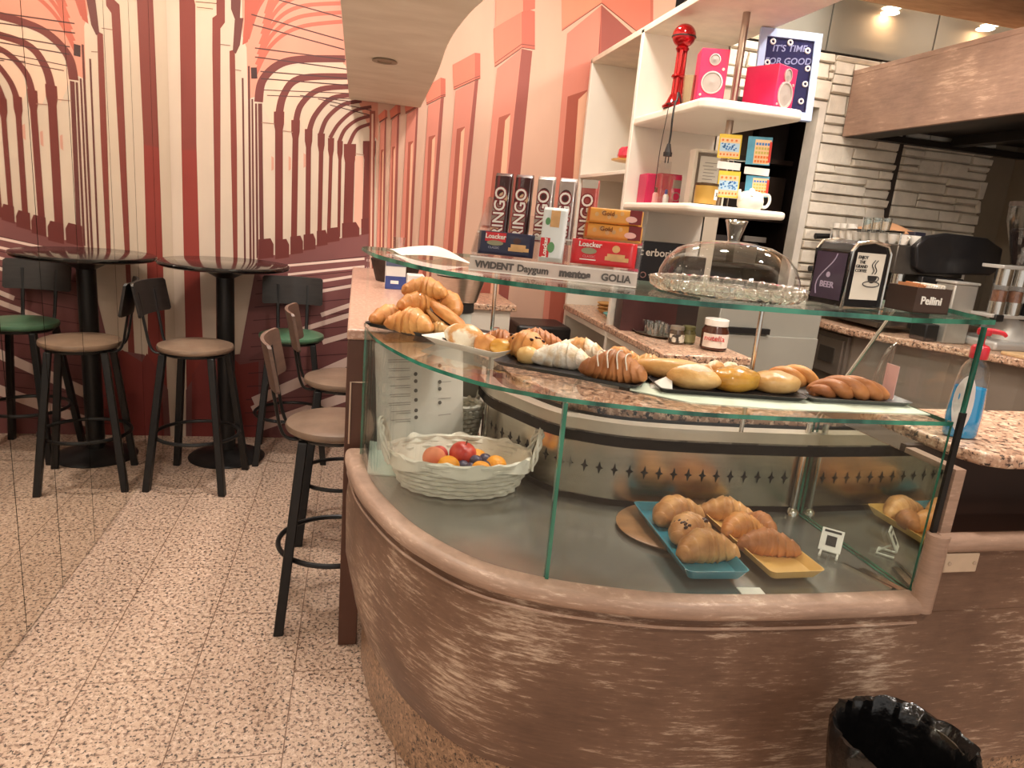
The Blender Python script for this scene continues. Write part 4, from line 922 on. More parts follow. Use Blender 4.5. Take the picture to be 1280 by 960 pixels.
def patch(t, P, u0, u1, v0, v1, m, name, o=.0006):
    MB().add([P(u0,v0,o),P(u1,v0,o),P(u1,v1,o),P(u0,v1,o)], [[0,1,2,3]]).build(name, m, t)
def blob(t, P, u, v, ru, rv, m, name, o=.0009, n=14, x=None):
    MB().add([P(u+ru*math.cos(2*math.pi*k/n), v+rv*math.sin(2*math.pi*k/n), o) for k in range(n)], [list(range(n))]).build(name, m, t)
WRB = mat('dark_brown_wrapper', (64,24,26), .3, 0, .2, 14, coat=.3); WRS = mat('silver_wrapper', (178,166,160), .28, .35, .2, 18, coat=.3); WRP = mat('red_silver_wrapper', (190,120,112), .28, .2, rgb2=(160,52,50), scale=20)
WHT = mat('wrapper_white', (244,240,232), .5); REDW = mat('wrapper_red', (206,36,44), .32, 0, .08, 8, coat=.3); NAVY = mat('wrapper_navy', (34,36,66), .32, 0, .1, 8, coat=.3); ICEW = mat('wrapper_ice_white', (224,230,230), .35, 0, .06, 8)
GLD = mat('wrapper_gold', (226,160,74), .32, 0, .12, 14, coat=.3); WAF = mat('wafer_print', (222,176,120), .5, 0, .2, 40); MARW = mat('wrapper_maroon', (122,40,42), .4); OLV = mat('crest_green', (150,150,120), .5); CRM = mat('cream_dot', (222,190,150), .5)
tilt = EZ+eb*.16
for k, (u, sc, wm, lb) in enumerate(((.105,1,WRB,'dark brown biscuit tube wrapper first from the ledge side of the stand'),(.235,1,WRB,'dark brown biscuit tube wrapper next to the silver ones'),(.375,1.0,WRS,'silver biscuit tube wrapper beside the dark brown ones, full lettering in view'),(.51,1.0,WRS,'silver biscuit tube wrapper behind the white wafer pack'),(.645,1.0,WRP,'red and silver biscuit tube wrapper with clear crimped top'))):
    c = S(u,.10,.092+.068)-EZ*.004
    c = S(u,.108,.146)
    hd_ = (tilt-ex*.015).normalized()
    t, P, x, y, z = packet('biscuit_packet', lb, 'biscuits', c, .15, .040, .030, hd_, -ex, wm, 'upright biscuit packets')
    if wm is WRB:
        patch(t,P,-.92,.05,-.6,.95,mat('wrapper_grey', (150,128,116), .4, 0, .2, 20),'print'); blob(t,P,.22,-.2,.17,.55,CRM,'biscuit_picture'); patch(t,P,.5,.88,.35,.62,MARW,'stripe'); blob(t,P,-.72,.45,.14,.5,CRM,'biscuit_picture')
    elif wm is WRS: blob(t,P,.42,.1,.2,.65,mat('choc_print', (70,36,34), .5),'biscuit_picture'); blob(t,P,-.7,.3,.17,.6,CRM,'biscuit_picture')
    else: patch(t,P,.72,.97,-.9,.9,mat('foil', (216,210,200), .22, .5),'crimp')
    text('lettering', 'RINGO', .036, P(-.22,.05,.0016), x, y, mat('lettering_maroon', (134,38,44), .5), t, bold=.003)
    text('lettering', 'RINGO', .036, P(-.22,.05,.0024), x, y, WHT, t, bold=.0005)
for k, (z, wd, lb) in enumerate(((.142,.125,'upper golden biscuit pack lying across the stand, maroon end'),(.108,.130,'lower golden biscuit pack lying across the stand, under the other'))):
    t, P, x, y, z_ = packet('biscuit_packet', lb, 'biscuits', S(.815,.085,z), wd, .034, .05, ex, tilt, GLD, 'golden biscuit packs')
    patch(t,P,.55,.97,-.9,.9,MARW,'print'); blob(t,P,.62,-.3,.2,.4,mat('cream_pink', (236,190,180), .5),'print',.0012); patch(t,P,-.92,-.84,-.9,.9,mat('amber_band', (196,92,30), .5),'band')
    for q in range(5): blob(t,P,-.6+q*.22,.05+.3*math.sin(q*2),.07,.28,WAF,'biscuit_picture')
    text('lettering', 'Gold', .014, P(-.2,.2 if k == 0 else .25,.0018), x, y, mat('lettering_brown', (120,62,24), .5), t)
def wafer(name, lb, c, w, h, xd, yd, m, lm, vertical=False):
    t, P, x, y, z = packet(name, lb, 'wafers', c, w, h, .022, xd, yd, m, 'wafer packs on the front tier')
    return t, P, x, y, z
t,P,x,y,z = wafer('wafer_packet','navy wafer pack on the front tier of the stand', S(.195,.034,.063), .128, .052, ex, tilt, NAVY, None)
patch(t,P,-.72,.02,.1,.88,REDW,'badge',.0008); blob(t,P,-.35,-.02,.3,.22,OLV,'crest',.0012); text('lettering','Loacker',.0145,P(-.35,.52,.0018),x,y,WHT,t,bold=.0003); text('lettering','CLASSIC',.007,P(-.38,-.42,.0012),x,y,mat('pale_lettering',(170,170,190),.5),t)
for k,(u,v) in enumerate(((.5,-.15),(.42,-.45),(.62,-.42))): patch(t,P,u-.28,u+.25,v-.14,v+.16,WAF,'wafer_picture',.001+.0004*k)
blob(t,P,.42,.3,.14,.26,mat('choc_print', (70,36,34), .5),'wafer_picture',.0014)
t,P,x,y,z = wafer('wafer_packet','white wafer pack standing upright in the middle of the stand', S(.475,.040,.094), .118, .054, tilt, -ex, ICEW, None)
patch(t,P,-.88,-.16,.15,.92,REDW,'badge',.0008); blob(t,P,-.5,.02,.2,.3,mat('crest_leaf',(96,150,100),.5),'crest',.0012); text('lettering','Loacker',.0135,P(-.52,.5,.0018),x,y,WHT,t,bold=.0003)
patch(t,P,.25,.86,-.45,.3,WAF,'wafer_picture',.0008); blob(t,P,.45,.5,.14,.2,mat('crest_leaf',(96,150,100),.5),'wafer_picture',.0012)
t,P,x,y,z = wafer('wafer_packet','red wafer pack on the front tier of the stand', S(.785,.034,.064), .142, .054, ex, tilt, REDW, None)
blob(t,P,-.44,.06,.24,.26,OLV,'crest',.0012); text('lettering','Loacker',.0155,P(-.42,.56,.0018),x,y,WHT,t,bold=.0003); text('lettering','CLASSIC',.0075,P(-.42,-.4,.0012),x,y,mat('pale_red_lettering',(236,150,150),.5),t); patch(t,P,-.7,-.2,-.68,-.6,WHT,'line',.001)
for k,(u,v) in enumerate(((.4,-.2),(.34,-.42),(.52,-.45))): patch(t,P,u-.27,u+.27,v-.14,v+.18,WAF,'wafer_picture',.001+.0004*k)
blob(t,P,.38,.38,.12,.3,WAF,'wafer_picture',.0016)
# napkins paper at the curved end, clear cup
t = MB(); g = 14; vs = []; fs = []
for i in range(g+1):
    for j in range(g+1):
        u, v = i/g, j/g; vs.append((.115+.17*u-.03*v, 1.86-.17*u+.20*v, ZT+.001+.030*max(0,math.sin(u*3.1)*math.sin(v*2.6+.3))+.006*math.sin(8*u+3*v)*v))
for i in range(g):
    for j in range(g): a = i*(g+1)+j; fs.append([a,a+1,a+g+2,a+g+1])
tag(t.add(vs, fs).build('paper_napkin', mat('napkin_white', (240,228,216), .8), smooth=True), 'crumpled white napkin lying on the glass top at its curved end', 'napkin')
c_ = thing('plastic_cup', 'tiny clear cup on the glass top by the crumpled napkin', 'cup', (.115,1.99,ZT))
MB().lathe([(.012,.001),(.017,.04),(.0162,.04),(.0112,.002)], (.115,1.99,ZT), 20, cap=False).build('wall', ACRYL, c_, smooth=True)
MB().lathe([(.001,0),(.012,0),(.012,.003),(.001,.003)], (.115,1.99,ZT), 20).build('base', ACRYL, c_)
# cake dome
dm = Vector((.785,1.375,ZT))
cd_ = thing('cake_dome', 'clear glass cake dome on a ribbed glass plate', 'cake stand', dm)
n = 96; m = MB(); prof = [(.02,.004),(.12,.004),(.150,.010),(.158,.026),(.166,.028),(.160,.012),(.150,.002),(.02,.0)]; vs = []; fs = []
for r, z in prof:
    for k in range(n): a = 2*math.pi*k/n; rr = r*(1+(.018*math.cos(32*a) if r > .14 else 0)); vs.append(dm+Vector((rr*math.cos(a),rr*math.sin(a),z)))
for i in range(len(prof)-1):
    for k in range(n): l = (k+1)%n; fs.append([i*n+k,i*n+l,(i+1)*n+l,(i+1)*n+k])
RIB = glass('ribbed_glass', (.93,.95,.94), edge=.22, base=.10, power=2)
m.add(vs, fs).build('plate', RIB, cd_, smooth=True)
beads = MB()
for k in range(36): a = 2*math.pi*k/36; beads.ell(dm+Vector((.156*math.cos(a),.156*math.sin(a),.019)), .011,.011,.012, 8, 6)
beads.build('bead_rim', RIB, cd_, smooth=True)
DG = glass('dome_glass', (.985,.99,.985), edge=.20, base=.03, power=4)
MB().lathe([(.148,.012),(.150,.02),(.147,.045),(.136,.07),(.115,.092),(.08,.108),(.04,.114),(.014,.115)], dm, 64, cap=False).build('dome', DG, cd_, smooth=True)
MB().lathe([(.150,.010),(.153,.013),(.150,.016),(.147,.013),(.150,.010)], dm, 64, cap=False).build('dome_rim', RIB, cd_, smooth=True)
MB().lathe([(.012,.114),(.013,.122),(.021,.150),(.024,.158),(.021,.160),(.012,.152),(.001,.150)], dm, 12).build('knob', RIB, cd_, smooth=True)
# napkin dispenser
nd = Vector((1.06,1.345,ZT)); th = .16
nx = Vector((math.cos(th), math.sin(th), 0)); ny = Vector((-math.sin(th), math.cos(th), 0))
t = thing('napkin_dispenser', 'black and chrome napkin dispenser with coffee cup card', 'napkin dispenser', nd)
def ndp(x, y, z): return nd+nx*x+ny*y+EZ*z
w2, h2 = .055, .138
arch = [(-w2,0),(w2,0),(w2,h2-.02),(w2-.012,h2-.004),(0,h2+.003),(-w2+.012,h2-.004),(-w2,h2-.02)]
def extr(m, prof, y0, y1, fn):
    n = len(prof); m.add([fn(x,y0,z) for x,z in prof]+[fn(x,y1,z) for x,z in prof], [list(range(n)),[n+i for i in range(n)][::-1]]+[[i,(i+1)%n,n+(i+1)%n,n+i] for i in range(n)]); return m
extr(MB(), arch, -.046, .05, ndp).build('body', mat('gloss_black', (28,25,28), .2, 0, .1, 8), t, bevel=.003)
rimp = [ndp(x,-.047,z) for x, z in arch]
MB().tube(rimp, .0045, 8, closed=True).build('chrome_frame', CHROME, t, smooth=True)
MB().tube([ndp(x,.05,z) for x, z in arch], .004, 8, closed=True).build('chrome_frame', CHROME, t, smooth=True)
m = MB(); m.add([ndp(-w2-.0012,-.038,.012),ndp(-w2-.0012,.046,.012),ndp(-w2-.0012,.046,.112),ndp(-w2-.0012,-.038,.112)], [[0,1,2,3]]).build('side_card', mat('purple_card', (66,50,78), .35, 0, .3, 6, coat=.3), t)
MB().tube([ndp(-w2-.002,.03-.03*k/10+.012*math.sin(k*.5),.02+.09*k/10) for k in range(11)], .0012, 6).build('side_print', mat('lilac_line', (190,176,204), .4), t)
text('side_print', 'BEER', .018, ndp(-w2-.0016,.004,.042), -ny, EZ, mat('lilac_line', (190,176,204), .4), t, bold=.0004)
blob_m = mat('lilac_line', (190,176,204), .4)
MB().ell(ndp(-w2-.002,.004,.064), .0012,.007,.006, 10, 6).build('side_print', blob_m, t)
m = MB(); m.add([ndp(-.040,-.0475,.018),ndp(.042,-.0475,.018),ndp(.042,-.0475,.117),ndp(-.040,-.0475,.117)], [[0,1,2,3]]).build('card', mat('ivory_card', (226,218,204), .5, 0, .02, 4), t)
INKB = mat('print_black', (44,40,38), .6)
for s, z in (('ENJOY',.107),('THE',.097),('GRAND',.088),('COFFEE',.079)): text('card_print', s, .0095, ndp(-.022,-.0482,z), nx, EZ, INKB, t)
cup = MB(); cx, cz = .014, .070
cup.add([ndp(cx+.014*math.cos(a)*(1 if z_ else 1),-.0484,cz+(.0 if a in () else 0)+(-.016*math.sin(a))) for z_, a in [(1,math.pi*k/12) for k in range(13)]], [list(range(13))])
cup.tube([ndp(cx+.013+.006*math.cos(a),-.0484,cz-.006+.005*math.sin(a)) for a in [-1.6+k*.32 for k in range(11)]], .001, 5)
cup.tube([ndp(cx+.024*math.cos(a),-.0484,cz-.018+.006*math.sin(a)) for a in [2*math.pi*k/24 for k in range(24)]], .0011, 5, closed=True)
for q in (-.003,.005): cup.tube([ndp(cx+q+.004*math.sin(k*.9),-.0484,cz+.004+k*.0036) for k in range(9)], .0010, 5)
cup.build('card_print', INKB, t)
MB().box((-.05,-.04,-.0),(.05,.045,.004)).build('base_plate', BLACK, t, local=True)
# tumbler and sugar sachet box
g_ = Vector((1.145,1.41,ZT)); gc = thing('tumbler', 'small clear glass between napkin dispenser and sachet box', 'glass', g_)
MB().lathe([(.021,.001),(.026,.082),(.0245,.082),(.0198,.006)], g_, 24, cap=False).build('wall', RIB, gc, smooth=True)
MB().lathe([(.001,0),(.021,0),(.021,.007),(.001,.007)], g_, 24).build('base', RIB, gc, smooth=True)
sb = Vector((1.222,1.315,ZT)); th = .02
def sbp(x, y, z): return sb+Vector((math.cos(th)*x-math.sin(th)*y, math.sin(th)*x+math.cos(th)*y, z))
t = thing('sachet_box', 'dark brown open sachet box lettered in white', 'box', sb)
BRN = mat('dark_brown_box', (70,52,44), .4, 0, .1, 8)
m = MB(); wx, wy, hh, tt = .046, .042, .055, .003
for x0,x1,y0,y1,z0,z1 in ((-wx,wx,-wy,-wy+tt,0,hh),(-wx,wx,wy-tt,wy,0,hh),(-wx,-wx+tt,-wy+tt,wy-tt,0,hh),(wx-tt,wx,-wy+tt,wy-tt,0,hh),(-wx,wx,-wy,wy,0,tt)):
    vs = [sbp(x,y,z) for z in (z0,z1) for x, y in ((x0,y0),(x1,y0),(x1,y1),(x0,y1))]
    m.add(vs, [[3,2,1,0],[4,5,6,7],[0,1,5,4],[1,2,6,5],[2,3,7,6],[3,0,4,7]])
m.build('box_body', BRN, t)
text('lettering', 'Pellini', .0235, sbp(-.004,-wy-.0006,.027), (1,.02,0), EZ, WHT, t, bold=.0006)
rnd = random.Random(9)
SACHW = mat('sachet_white', (240,234,222), .6); SACHB = mat('sachet_amber', (206,140,92), .6)
for k in range(12):
    x = -.042+k*.0066; mm = SACHB if k < 4 else SACHW
    o = MB().add([sbp(x,-.03,.004),sbp(x+.004,.03,.004),sbp(x+.010,.031,.060+.004*rnd.random()),sbp(x+.006,-.029,.058+.006*rnd.random()),
                  sbp(x+.003,-.03,.004),sbp(x+.007,.03,.004),sbp(x+.013,.031,.060),sbp(x+.009,-.029,.060)], [[0,1,2,3],[7,6,5,4],[0,4,5,1],[1,5,6,2],[2,6,7,3],[3,7,4,0]]).build('sugar_sachet', mm)
    tag(o, 'amber sugar sachet filed in the dark brown sachet box' if k < 4 else 'white sugar sachet filed in the dark brown sachet box', 'sachet', 'amber sachets in the box' if k < 4 else 'white sachets in the box')
# blue soap bottle on the granite end
bo = Vector((1.428,1.318,1.0775))
t = thing('pump_bottle', 'clear pump bottle of blue liquid with red pump on the granite slab', 'bottle', bo)
th = -.35
def oval(rx, ry, z, n=28, dx=0): return [Vector((math.cos(th)*(rx*math.cos(2*math.pi*k/n)+dx)-math.sin(th)*ry*math.sin(2*math.pi*k/n), math.sin(th)*(rx*math.cos(2*math.pi*k/n)+dx)+math.cos(th)*ry*math.sin(2*math.pi*k/n), z)) for k in range(n)]
def loft(m, rings):
    n = len(rings[0]); m.add([v for r in rings for v in r], [[i*n+k,i*n+(k+1)%n,(i+1)*n+(k+1)%n,(i+1)*n+k] for i in range(len(rings)-1) for k in range(n)]+[list(range(n))[::-1],[(len(rings)-1)*n+k for k in range(n)]]); return m
BP = [(.036,.024,0),(.040,.027,.006),(.041,.028,.05),(.038,.027,.10),(.034,.026,.14),(.031,.024,.165),(.024,.021,.180),(.017,.016,.188),(.016,.016,.196)]
loft(MB(), [oval(a,b,z) for a,b,z in BP]).build('bottle_body', glass('bottle_plastic', (.95,.95,.95), edge=.14, base=.06), t, local=True, smooth=True)
LQ = [(a*.94,b*.94,z+.002) for a,b,z in BP if z < .12]+[(.0345,.0245,.123)]
loft(MB(), [oval(a,b,z) for a,b,z in LQ]).build('blue_liquid', mat('blue_liquid', (20,160,222), .1, 0, .05, 4, coat=.5, sss=.2), t, local=True, smooth=True)
m = MB(); pts = []
for k in range(24):
    a = 2*math.pi*k/24; pts.append((-.018+.019*math.cos(a), .085+.068*math.sin(a)))
vs = []
for x, z in pts:
    ii = max(i for i in range(len(BP)-1) if BP[i][2] <= z); f = (z-BP[ii][2])/(BP[ii+1][2]-BP[ii][2]); rx = BP[ii][0]+(BP[ii+1][0]-BP[ii][0])*f; ry = BP[ii][1]+(BP[ii+1][1]-BP[ii][1])*f
    x = max(-rx*.97, x); y = -ry*math.sqrt(max(0,1-(x/rx)**2))*1.03-.0006
    vs.append((math.cos(th)*x-math.sin(th)*y, math.sin(th)*x+math.cos(th)*y, z))
m.add(vs+[tuple(sum(v[i] for v in vs)/24+(0,-.006,0)[i] for i in range(3))], [[k,(k+1)%24,24] for k in range(24)]).build('label', mat('label_white', (228,222,220), .5), t, local=True)
RP = mat('red_pump', (206,40,56), .3, 0, .06, 6, coat=.3)
MB().lathe([(.0185,.192),(.0195,.194),(.0195,.218),(.016,.223),(.008,.226),(.006,.228),(.001,.228)], n=24).build('cap', RP, t, local=True, smooth=True)
MB().cyl((0,0,.225),(0,0,.25),.0055,n=14).lathe([(.001,.248),(.014,.248),(.016,.254),(.015,.262),(.001,.266)], n=20).tube(spline([(-.012,.004,.257),(.02,-.004,.258),(.042,-.010,.255),(.05,-.012,.249)],12), [.0075-.0003*k for k in range(13)], 10).build('pump_head', RP, t, local=True, smooth=True)
# black-bagged bin
bi = Vector((1.128,.99,0.0)); t = thing('waste_bin', 'round bin lined with a shiny black bag before the counter', 'bin', bi)
MB().lathe([(.001,0),(.10,0),(.132,.507),(.128,.507),(.10,.008),(.001,.008)], n=40).build('bin_body', mat('olive_grey_bin', (82,72,60), .35, .2, .1, 8), t, local=True, smooth=True)
BAG = mat('black_bag', (17,16,16), .22, 0, .1, 10, bump=.9, bscale=24, coat=.4)
m = MB(); n = 120; prof = [(.118,.35,.0),(.135,.465,.5),(.139,.511,.6),(.134,.528,.7),(.124,.524,.7),(.117,.48,.7),(.10,.26,.8),(.09,.08,.6),(.001,.03,0)]; vs = []; fs = []
for i, (r, z, w) in enumerate(prof):
    for k in range(n):
        a = 2*math.pi*k/n; f = .0025*math.sin(11*a+1.7*i)+.002*math.sin(29*a-2.3*i+math.sin(3*a))+.0016*math.sin(47*a+2*i); big = max(0,math.cos(a-.1))**3*.014
        zz = z+w*(.006*math.sin(5*a+i)+.004*math.sin(13*a+i*2)); rr = max(.001, r+w*f+(big if i in (2,3,4) else 0)); vs.append((rr*math.cos(a),rr*math.sin(a),zz))
for i in range(len(prof)-1):
    for k in range(n): l = (k+1)%n; fs.append([i*n+k,i*n+l,(i+1)*n+l,(i+1)*n+k])
m.add(vs, fs).build('bin_bag', BAG, t, local=True, smooth=True, angle=60)
sc_ = MB().add([(bi.x-.01,bi.y-.085,.30),(bi.x+.04,bi.y-.09,.31),(bi.x+.045,bi.y-.06,.34),(bi.x-.004,bi.y-.055,.33)], [[0,1,2,3],[3,2,1,0]]).build('paper_scrap', mat('scrap_white', (226,218,206), .7)); tag(sc_, 'white paper scrap inside the black-bagged bin', 'paper')
# ------------------------------------------------------------------ things on the shelf unit
PK = mat('hot_pink_box', (226,44,96), .38, 0, .06, 5); PKD = mat('raspberry_box', (198,36,84), .45, 0, .1, 5)
ZU = 2.029
SILV = mat('speaker_cone_grey', (176,164,156), .5, .2, .1, 30)
def rot2(c, a): return lambda x, y, z: c+Vector((math.cos(a)*x-math.sin(a)*y, math.sin(a)*x+math.cos(a)*y, z))
def speaker(label, c, w, d, h, rz):
    t = thing('speaker', label, 'speaker', c, 'pink loudspeakers'); f = rot2(Vector(c), rz)
    m = MB(); vs = [f(x,y,z) for z in (0,h) for x, y in ((-w/2,-d/2),(w/2,-d/2),(w/2,d/2),(-w/2,d/2))]
    m.add(vs, [[3,2,1,0],[4,5,6,7],[0,1,5,4],[1,2,6,5],[2,3,7,6],[3,0,4,7]]).build('cabinet', PK, t, bevel=.004)
    fr = f(0,-1,0)-f(0,0,0)
    for zc, r in ((h*.36,w*.33),(h*.79,w*.17)):
        MB().lathe([(r*1.1,0),(r*1.1,.004),(r,.006),(r*.95,.002),(r*.3,-.004+.006),(.001,.006)], f(0,-d/2,zc), 28, axis=fr).build('driver', SILV, t, smooth=True)
        MB().lathe([(r*1.16,0),(r*1.16,.005),(r*1.02,.0055),(r*1.02,0)], f(0,-d/2,zc), 28, axis=fr).build('driver_ring', mat('ring_pale', (226,200,196), .35, .3), t, smooth=True)
    MB().cyl(f(w*.34,-d/2,h*.62), f(w*.34,-d/2-.004,h*.62), .006, n=12).build('knob', mat('ring_pale', (226,200,196), .35, .3), t); MB().cyl(f(-w*.36,-d/2,h*.12), f(-w*.36,-d/2-.004,h*.12), .005, n=12).build('knob', mat('ring_pale', (226,200,196), .35, .3), t)
p1 = PZ(892,119,ZU); p2 = PZ(971,129,ZU)
speaker('narrow pink loudspeaker facing out, between steel tumbler and pole', (1.43,2.91,ZU), .115, .12, .205, -.30)
speaker('wide pink loudspeaker turned sideways on the shelf end, before the blue sign', (1.715,2.915,ZU), .14, .16, .178, .45)
t = thing('red_stick_blender', 'shiny red appliance on a stem with ball top and dangling cord', 'appliance', (1.385,3.13,ZU))
RC = mat('red_chrome', (190,24,30), .12, .6, .08, 6, coat=.6)
bp_ = Vector((1.385,3.13,ZU))
MB().lathe([(.001,0),(.055,0),(.058,.01),(.045,.022),(.032,.05),(.028,.06),(.001,.06)], bp_, 28).build('base', RC, t, smooth=True)
for a in (0,2.1,4.2): MB().cyl(bp_+Vector((.019*math.cos(a),.019*math.sin(a),.05)), bp_+Vector((.016*math.cos(a),.016*math.sin(a),.255)), .0095, n=12).build('column', RC, t, smooth=True)
MB().lathe([(.03,0),(.034,.006),(.03,.014),(.001,.014)], bp_+Vector((0,0,.13)), 24).lathe([(.001,.0),(.024,0),(.03,.012),(.02,.03),(.001,.032)], bp_+Vector((0,0,.24)), 24).build('collar', RC, t, smooth=True)
MB().ell(bp_+Vector((0,0,.305)), .052,.052,.05, 32, 20).build('ball_top', RC, t, smooth=True)
MB().lathe([(.0535,-.003),(.0545,0),(.0535,.003)], bp_+Vector((0,0,.300)), 32, cap=False).build('seam_band', BLACK, t, smooth=True)
CB = mat('black_cable', (36,30,30), .5)
cpts = [(1.40,3.09,ZU+.012),(1.37,3.05,ZU+.035),(1.345,3.02,ZU+.05),(1.335,3.0,ZU+.02),(1.322,2.99,ZU-.01),(1.316,2.98,ZU-.07),(1.318,2.98,ZU-.13),(1.316,2.98,ZU-.175)]
MB().tube(spline(cpts,40), .0042, 8).tube(spline([(1.36,3.06,ZU+.01),(1.33,3.1,ZU+.012),(1.35,3.02,ZU+.016),(1.322,3.04,ZU+.006),(1.318,3.05,ZU-.06),(1.308,3.05,ZU-.2),(1.312,3.06,ZU-.36)],40), .0018, 6).build('cord', CB, t, smooth=True)
MB().cyl((1.316,2.98,ZU-.17),(1.316,2.98,ZU-.205),.008,.016,n=14).cyl((1.316,2.98,ZU-.205),(1.316,2.98,ZU-.222),.019,n=14).cyl((1.309,2.98,ZU-.22),(1.309,2.98,ZU-.25),.0024,n=8).cyl((1.323,2.98,ZU-.22),(1.323,2.98,ZU-.25),.0024,n=8).build('plug', CB, t, smooth=True)
tu = MB().lathe([(.001,0),(.030,0),(.036,.11),(.033,.11),(.028,.004),(.001,.004)], n=28).build('steel_tumbler', mat('tumbler_steel', (186,166,136), .22, .9), local=True, smooth=True); tu.location = (1.375,2.965,ZU); tag(tu, 'brushed steel tumbler between red appliance and pink speaker', 'tumbler')
# framed sign
t = thing('framed_sign', 'pale blue framed sign with bulbs and tilted lettering behind a pink speaker', 'sign', (1.72,3.08,ZU))
tl, tr_ = PY(951,35,3.12), PY(1027,44,3.06); bl_ = Vector((tl.x-.02,3.06,ZU)); br_ = Vector((tr_.x-.02,3.0,ZU))
def sq(u, v, o=0):
    p = (bl_*(1-u)+br_*u)*(1-v)+(tl*(1-u)+tr_*u)*v; n = (br_-bl_).cross(tl-bl_).normalized(); return p+n*o
def sbox(m, u0, u1, v0, v1, o0, o1, mi=0):
    vs = [sq(u,v,o) for o in (o0,o1) for u, v in ((u0,v0),(u1,v0),(u1,v1),(u0,v1))]; m.add(vs, [[3,2,1,0],[4,5,6,7],[0,1,5,4],[1,2,6,5],[2,3,7,6],[3,0,4,7]], mi)
m = MB()
for b in ((0,1,0,.09),(0,1,.91,1),(0,.11,.09,.91),(.89,1,.09,.91)): sbox(m, *b, -.008, .014)
m.build('frame', mat('sky_blue_frame', (178,198,236), .45, 0, .05, 6), t)
m = MB(); sbox(m, .11, .89, .09, .91, -.006, .004); m.build('panel', mat('navy_panel', (44,44,82), .08, 0, .1, 5), t)
xx = sq(1,.5)-sq(0,.5); yy = sq(.5,1)-sq(.5,0); SL = mat('slate_blue_lettering', (126,128,176), .4)
for s, v, z in (("IT'S TIME",.80,.040),('FOR GOOD',.655,.040)): text('lettering', s, z, sq(.5,v,.0052), xx+yy*.06, yy, SL, t, bold=.0006, shear=.2)
BW = mat('bulb_white', (238,234,232), .4)
for u, v in ((.22,.86),(.5,.87),(.80,.80),(.17,.62),(.84,.6),(.83,.42),(.8,.22),(.2,.3)):
    MB().tube([sq(u+.035*math.cos(a),v+.026*math.sin(a),.006) for a in [2*math.pi*k/14 for k in range(14)]], .004, 6, closed=True).build('bulb', BW, t, smooth=True)
# lower shelf of the unit
ZV = 1.6125
box1 = thing('pink_box', 'raspberry pink box with a round print standing on the lower shelf', 'box', (1.48,3.4,ZV))
f = rot2(Vector((1.485,3.41,ZV)), -.1)
def rbox(m, f, x0,x1,y0,y1,z0,z1): return m.add([f(x,y,z) for z in (z0,z1) for x, y in ((x0,y0),(x1,y0),(x1,y1),(x0,y1))], [[3,2,1,0],[4,5,6,7],[0,1,5,4],[1,2,6,5],[2,3,7,6],[3,0,4,7]])
rbox(MB(), f, -.09,.09,-.07,.07,0,.145).build('carton', PKD, box1, bevel=.004)
rbox(MB(), f, -.02,.09,-.06,.07,.145,.152).build('lid_flap', PKD, box1)
rbox(MB(), f, .045,.088,-.0715,-.07,.085,.125).build('label', mat('pale_label', (210,196,186), .5), box1)
MB().lathe([(.018,0),(.022,.002),(.018,.003)], f(.068,-.07,.045), 20, axis=f(0,-1,0)-f(0,0,0), cap=False).lathe([(.004,0),(.001,.002)], f(.03,-.07,.03), 10, axis=f(0,-1,0)-f(0,0,0)).build('print', mat('pale_label', (210,196,186), .5), box1)
for i, (px, h, cm, lb, rb) in enumerate(((817,.075,(48,30,34),'little pink-labelled vial with black cap before the pink box',(236,160,160)),(834,.07,(46,58,160),'little vial with blue cap before the pink box',(230,226,224)))):
    p = Vector((1.405+.055*i,3.26,ZV)); t = thing('vial', lb, 'bottle', p, 'small vials')
    MB().lathe([(.001,0),(.013,0),(.014,.004),(.0135,h*.6),(.007,h*.72),(.001,h*.72)], p, 18).build('bottle_body', mat('vial_%d' % i, rb, .3), t, smooth=True)
    MB().lathe([(.008,h*.68),(.0085,h*.7),(.007,h),(.001,h+.002)], p, 16).build('cap', mat('vial_cap_%d' % i, cm, .35), t, smooth=True)
t = thing('acrylic_holder', 'clear upright leaflet holder at the lower shelf corner', 'holder', (1.38,3.12,ZV))
f = rot2(Vector((1.385,3.12,ZV)), .15)
rbox(MB(), f, -.035,.035,-.03,-.027,0,.13).build('front_wall', ACRYL, t); rbox(MB(), f, -.035,.035,.02,.023,0,.19).build('back_wall', ACRYL, t); rbox(MB(), f, .033,.036,-.03,.023,0,.13).build('side_wall', ACRYL, t); rbox(MB(), f, -.036,-.033,-.03,.023,0,.13).build('side_wall', ACRYL, t)
fr_ = thing('framed_menu', 'white box frame with a printed sheet standing behind the gold jar', 'frame', (1.52,3.02,ZV)); f = rot2(Vector((1.615,3.16,ZV)), -.12)
m = MB(); 
for b in ((-.085,.085,-.02,.05,0,.012),(-.085,.085,-.02,.05,.25,.262),(-.085,-.068,-.02,.05,.012,.25),(.068,.085,-.02,.05,.012,.25)): rbox(m, f, *b)
m.build('frame', WHITE, fr_, bevel=.002)
rbox(MB(), f, -.068,.068,.02,.026,.012,.25).build('backing', mat('grey_backing', (176,164,154), .6), fr_)
rbox(MB(), f, -.045,.06,.008,.0095,.06,.235).build('sheet', mat('menu_white', (238,234,226), .6), fr_)
m = MB(); rnd = random.Random(2)
for k in range(9): rbox(m, f, -.03+.01*rnd.random(), .02+.03*rnd.random(), .0068,.0072, .205-k*.015, .2075-k*.015)
m.build('print', mat('grey_print2', (150,144,140), .7), fr_)
j = Vector((1.475,2.88,ZV)); t = thing('gold_jar', 'gold jar candle with dark rim and white label', 'jar', j)
MB().lathe([(.001,.004),(.046,.004),(.049,.01),(.049,.086),(.001,.088)], j, 32).build('jar_body', mat('gold_wax', (188,148,72), .3, .3, .1, 8), t, smooth=True)
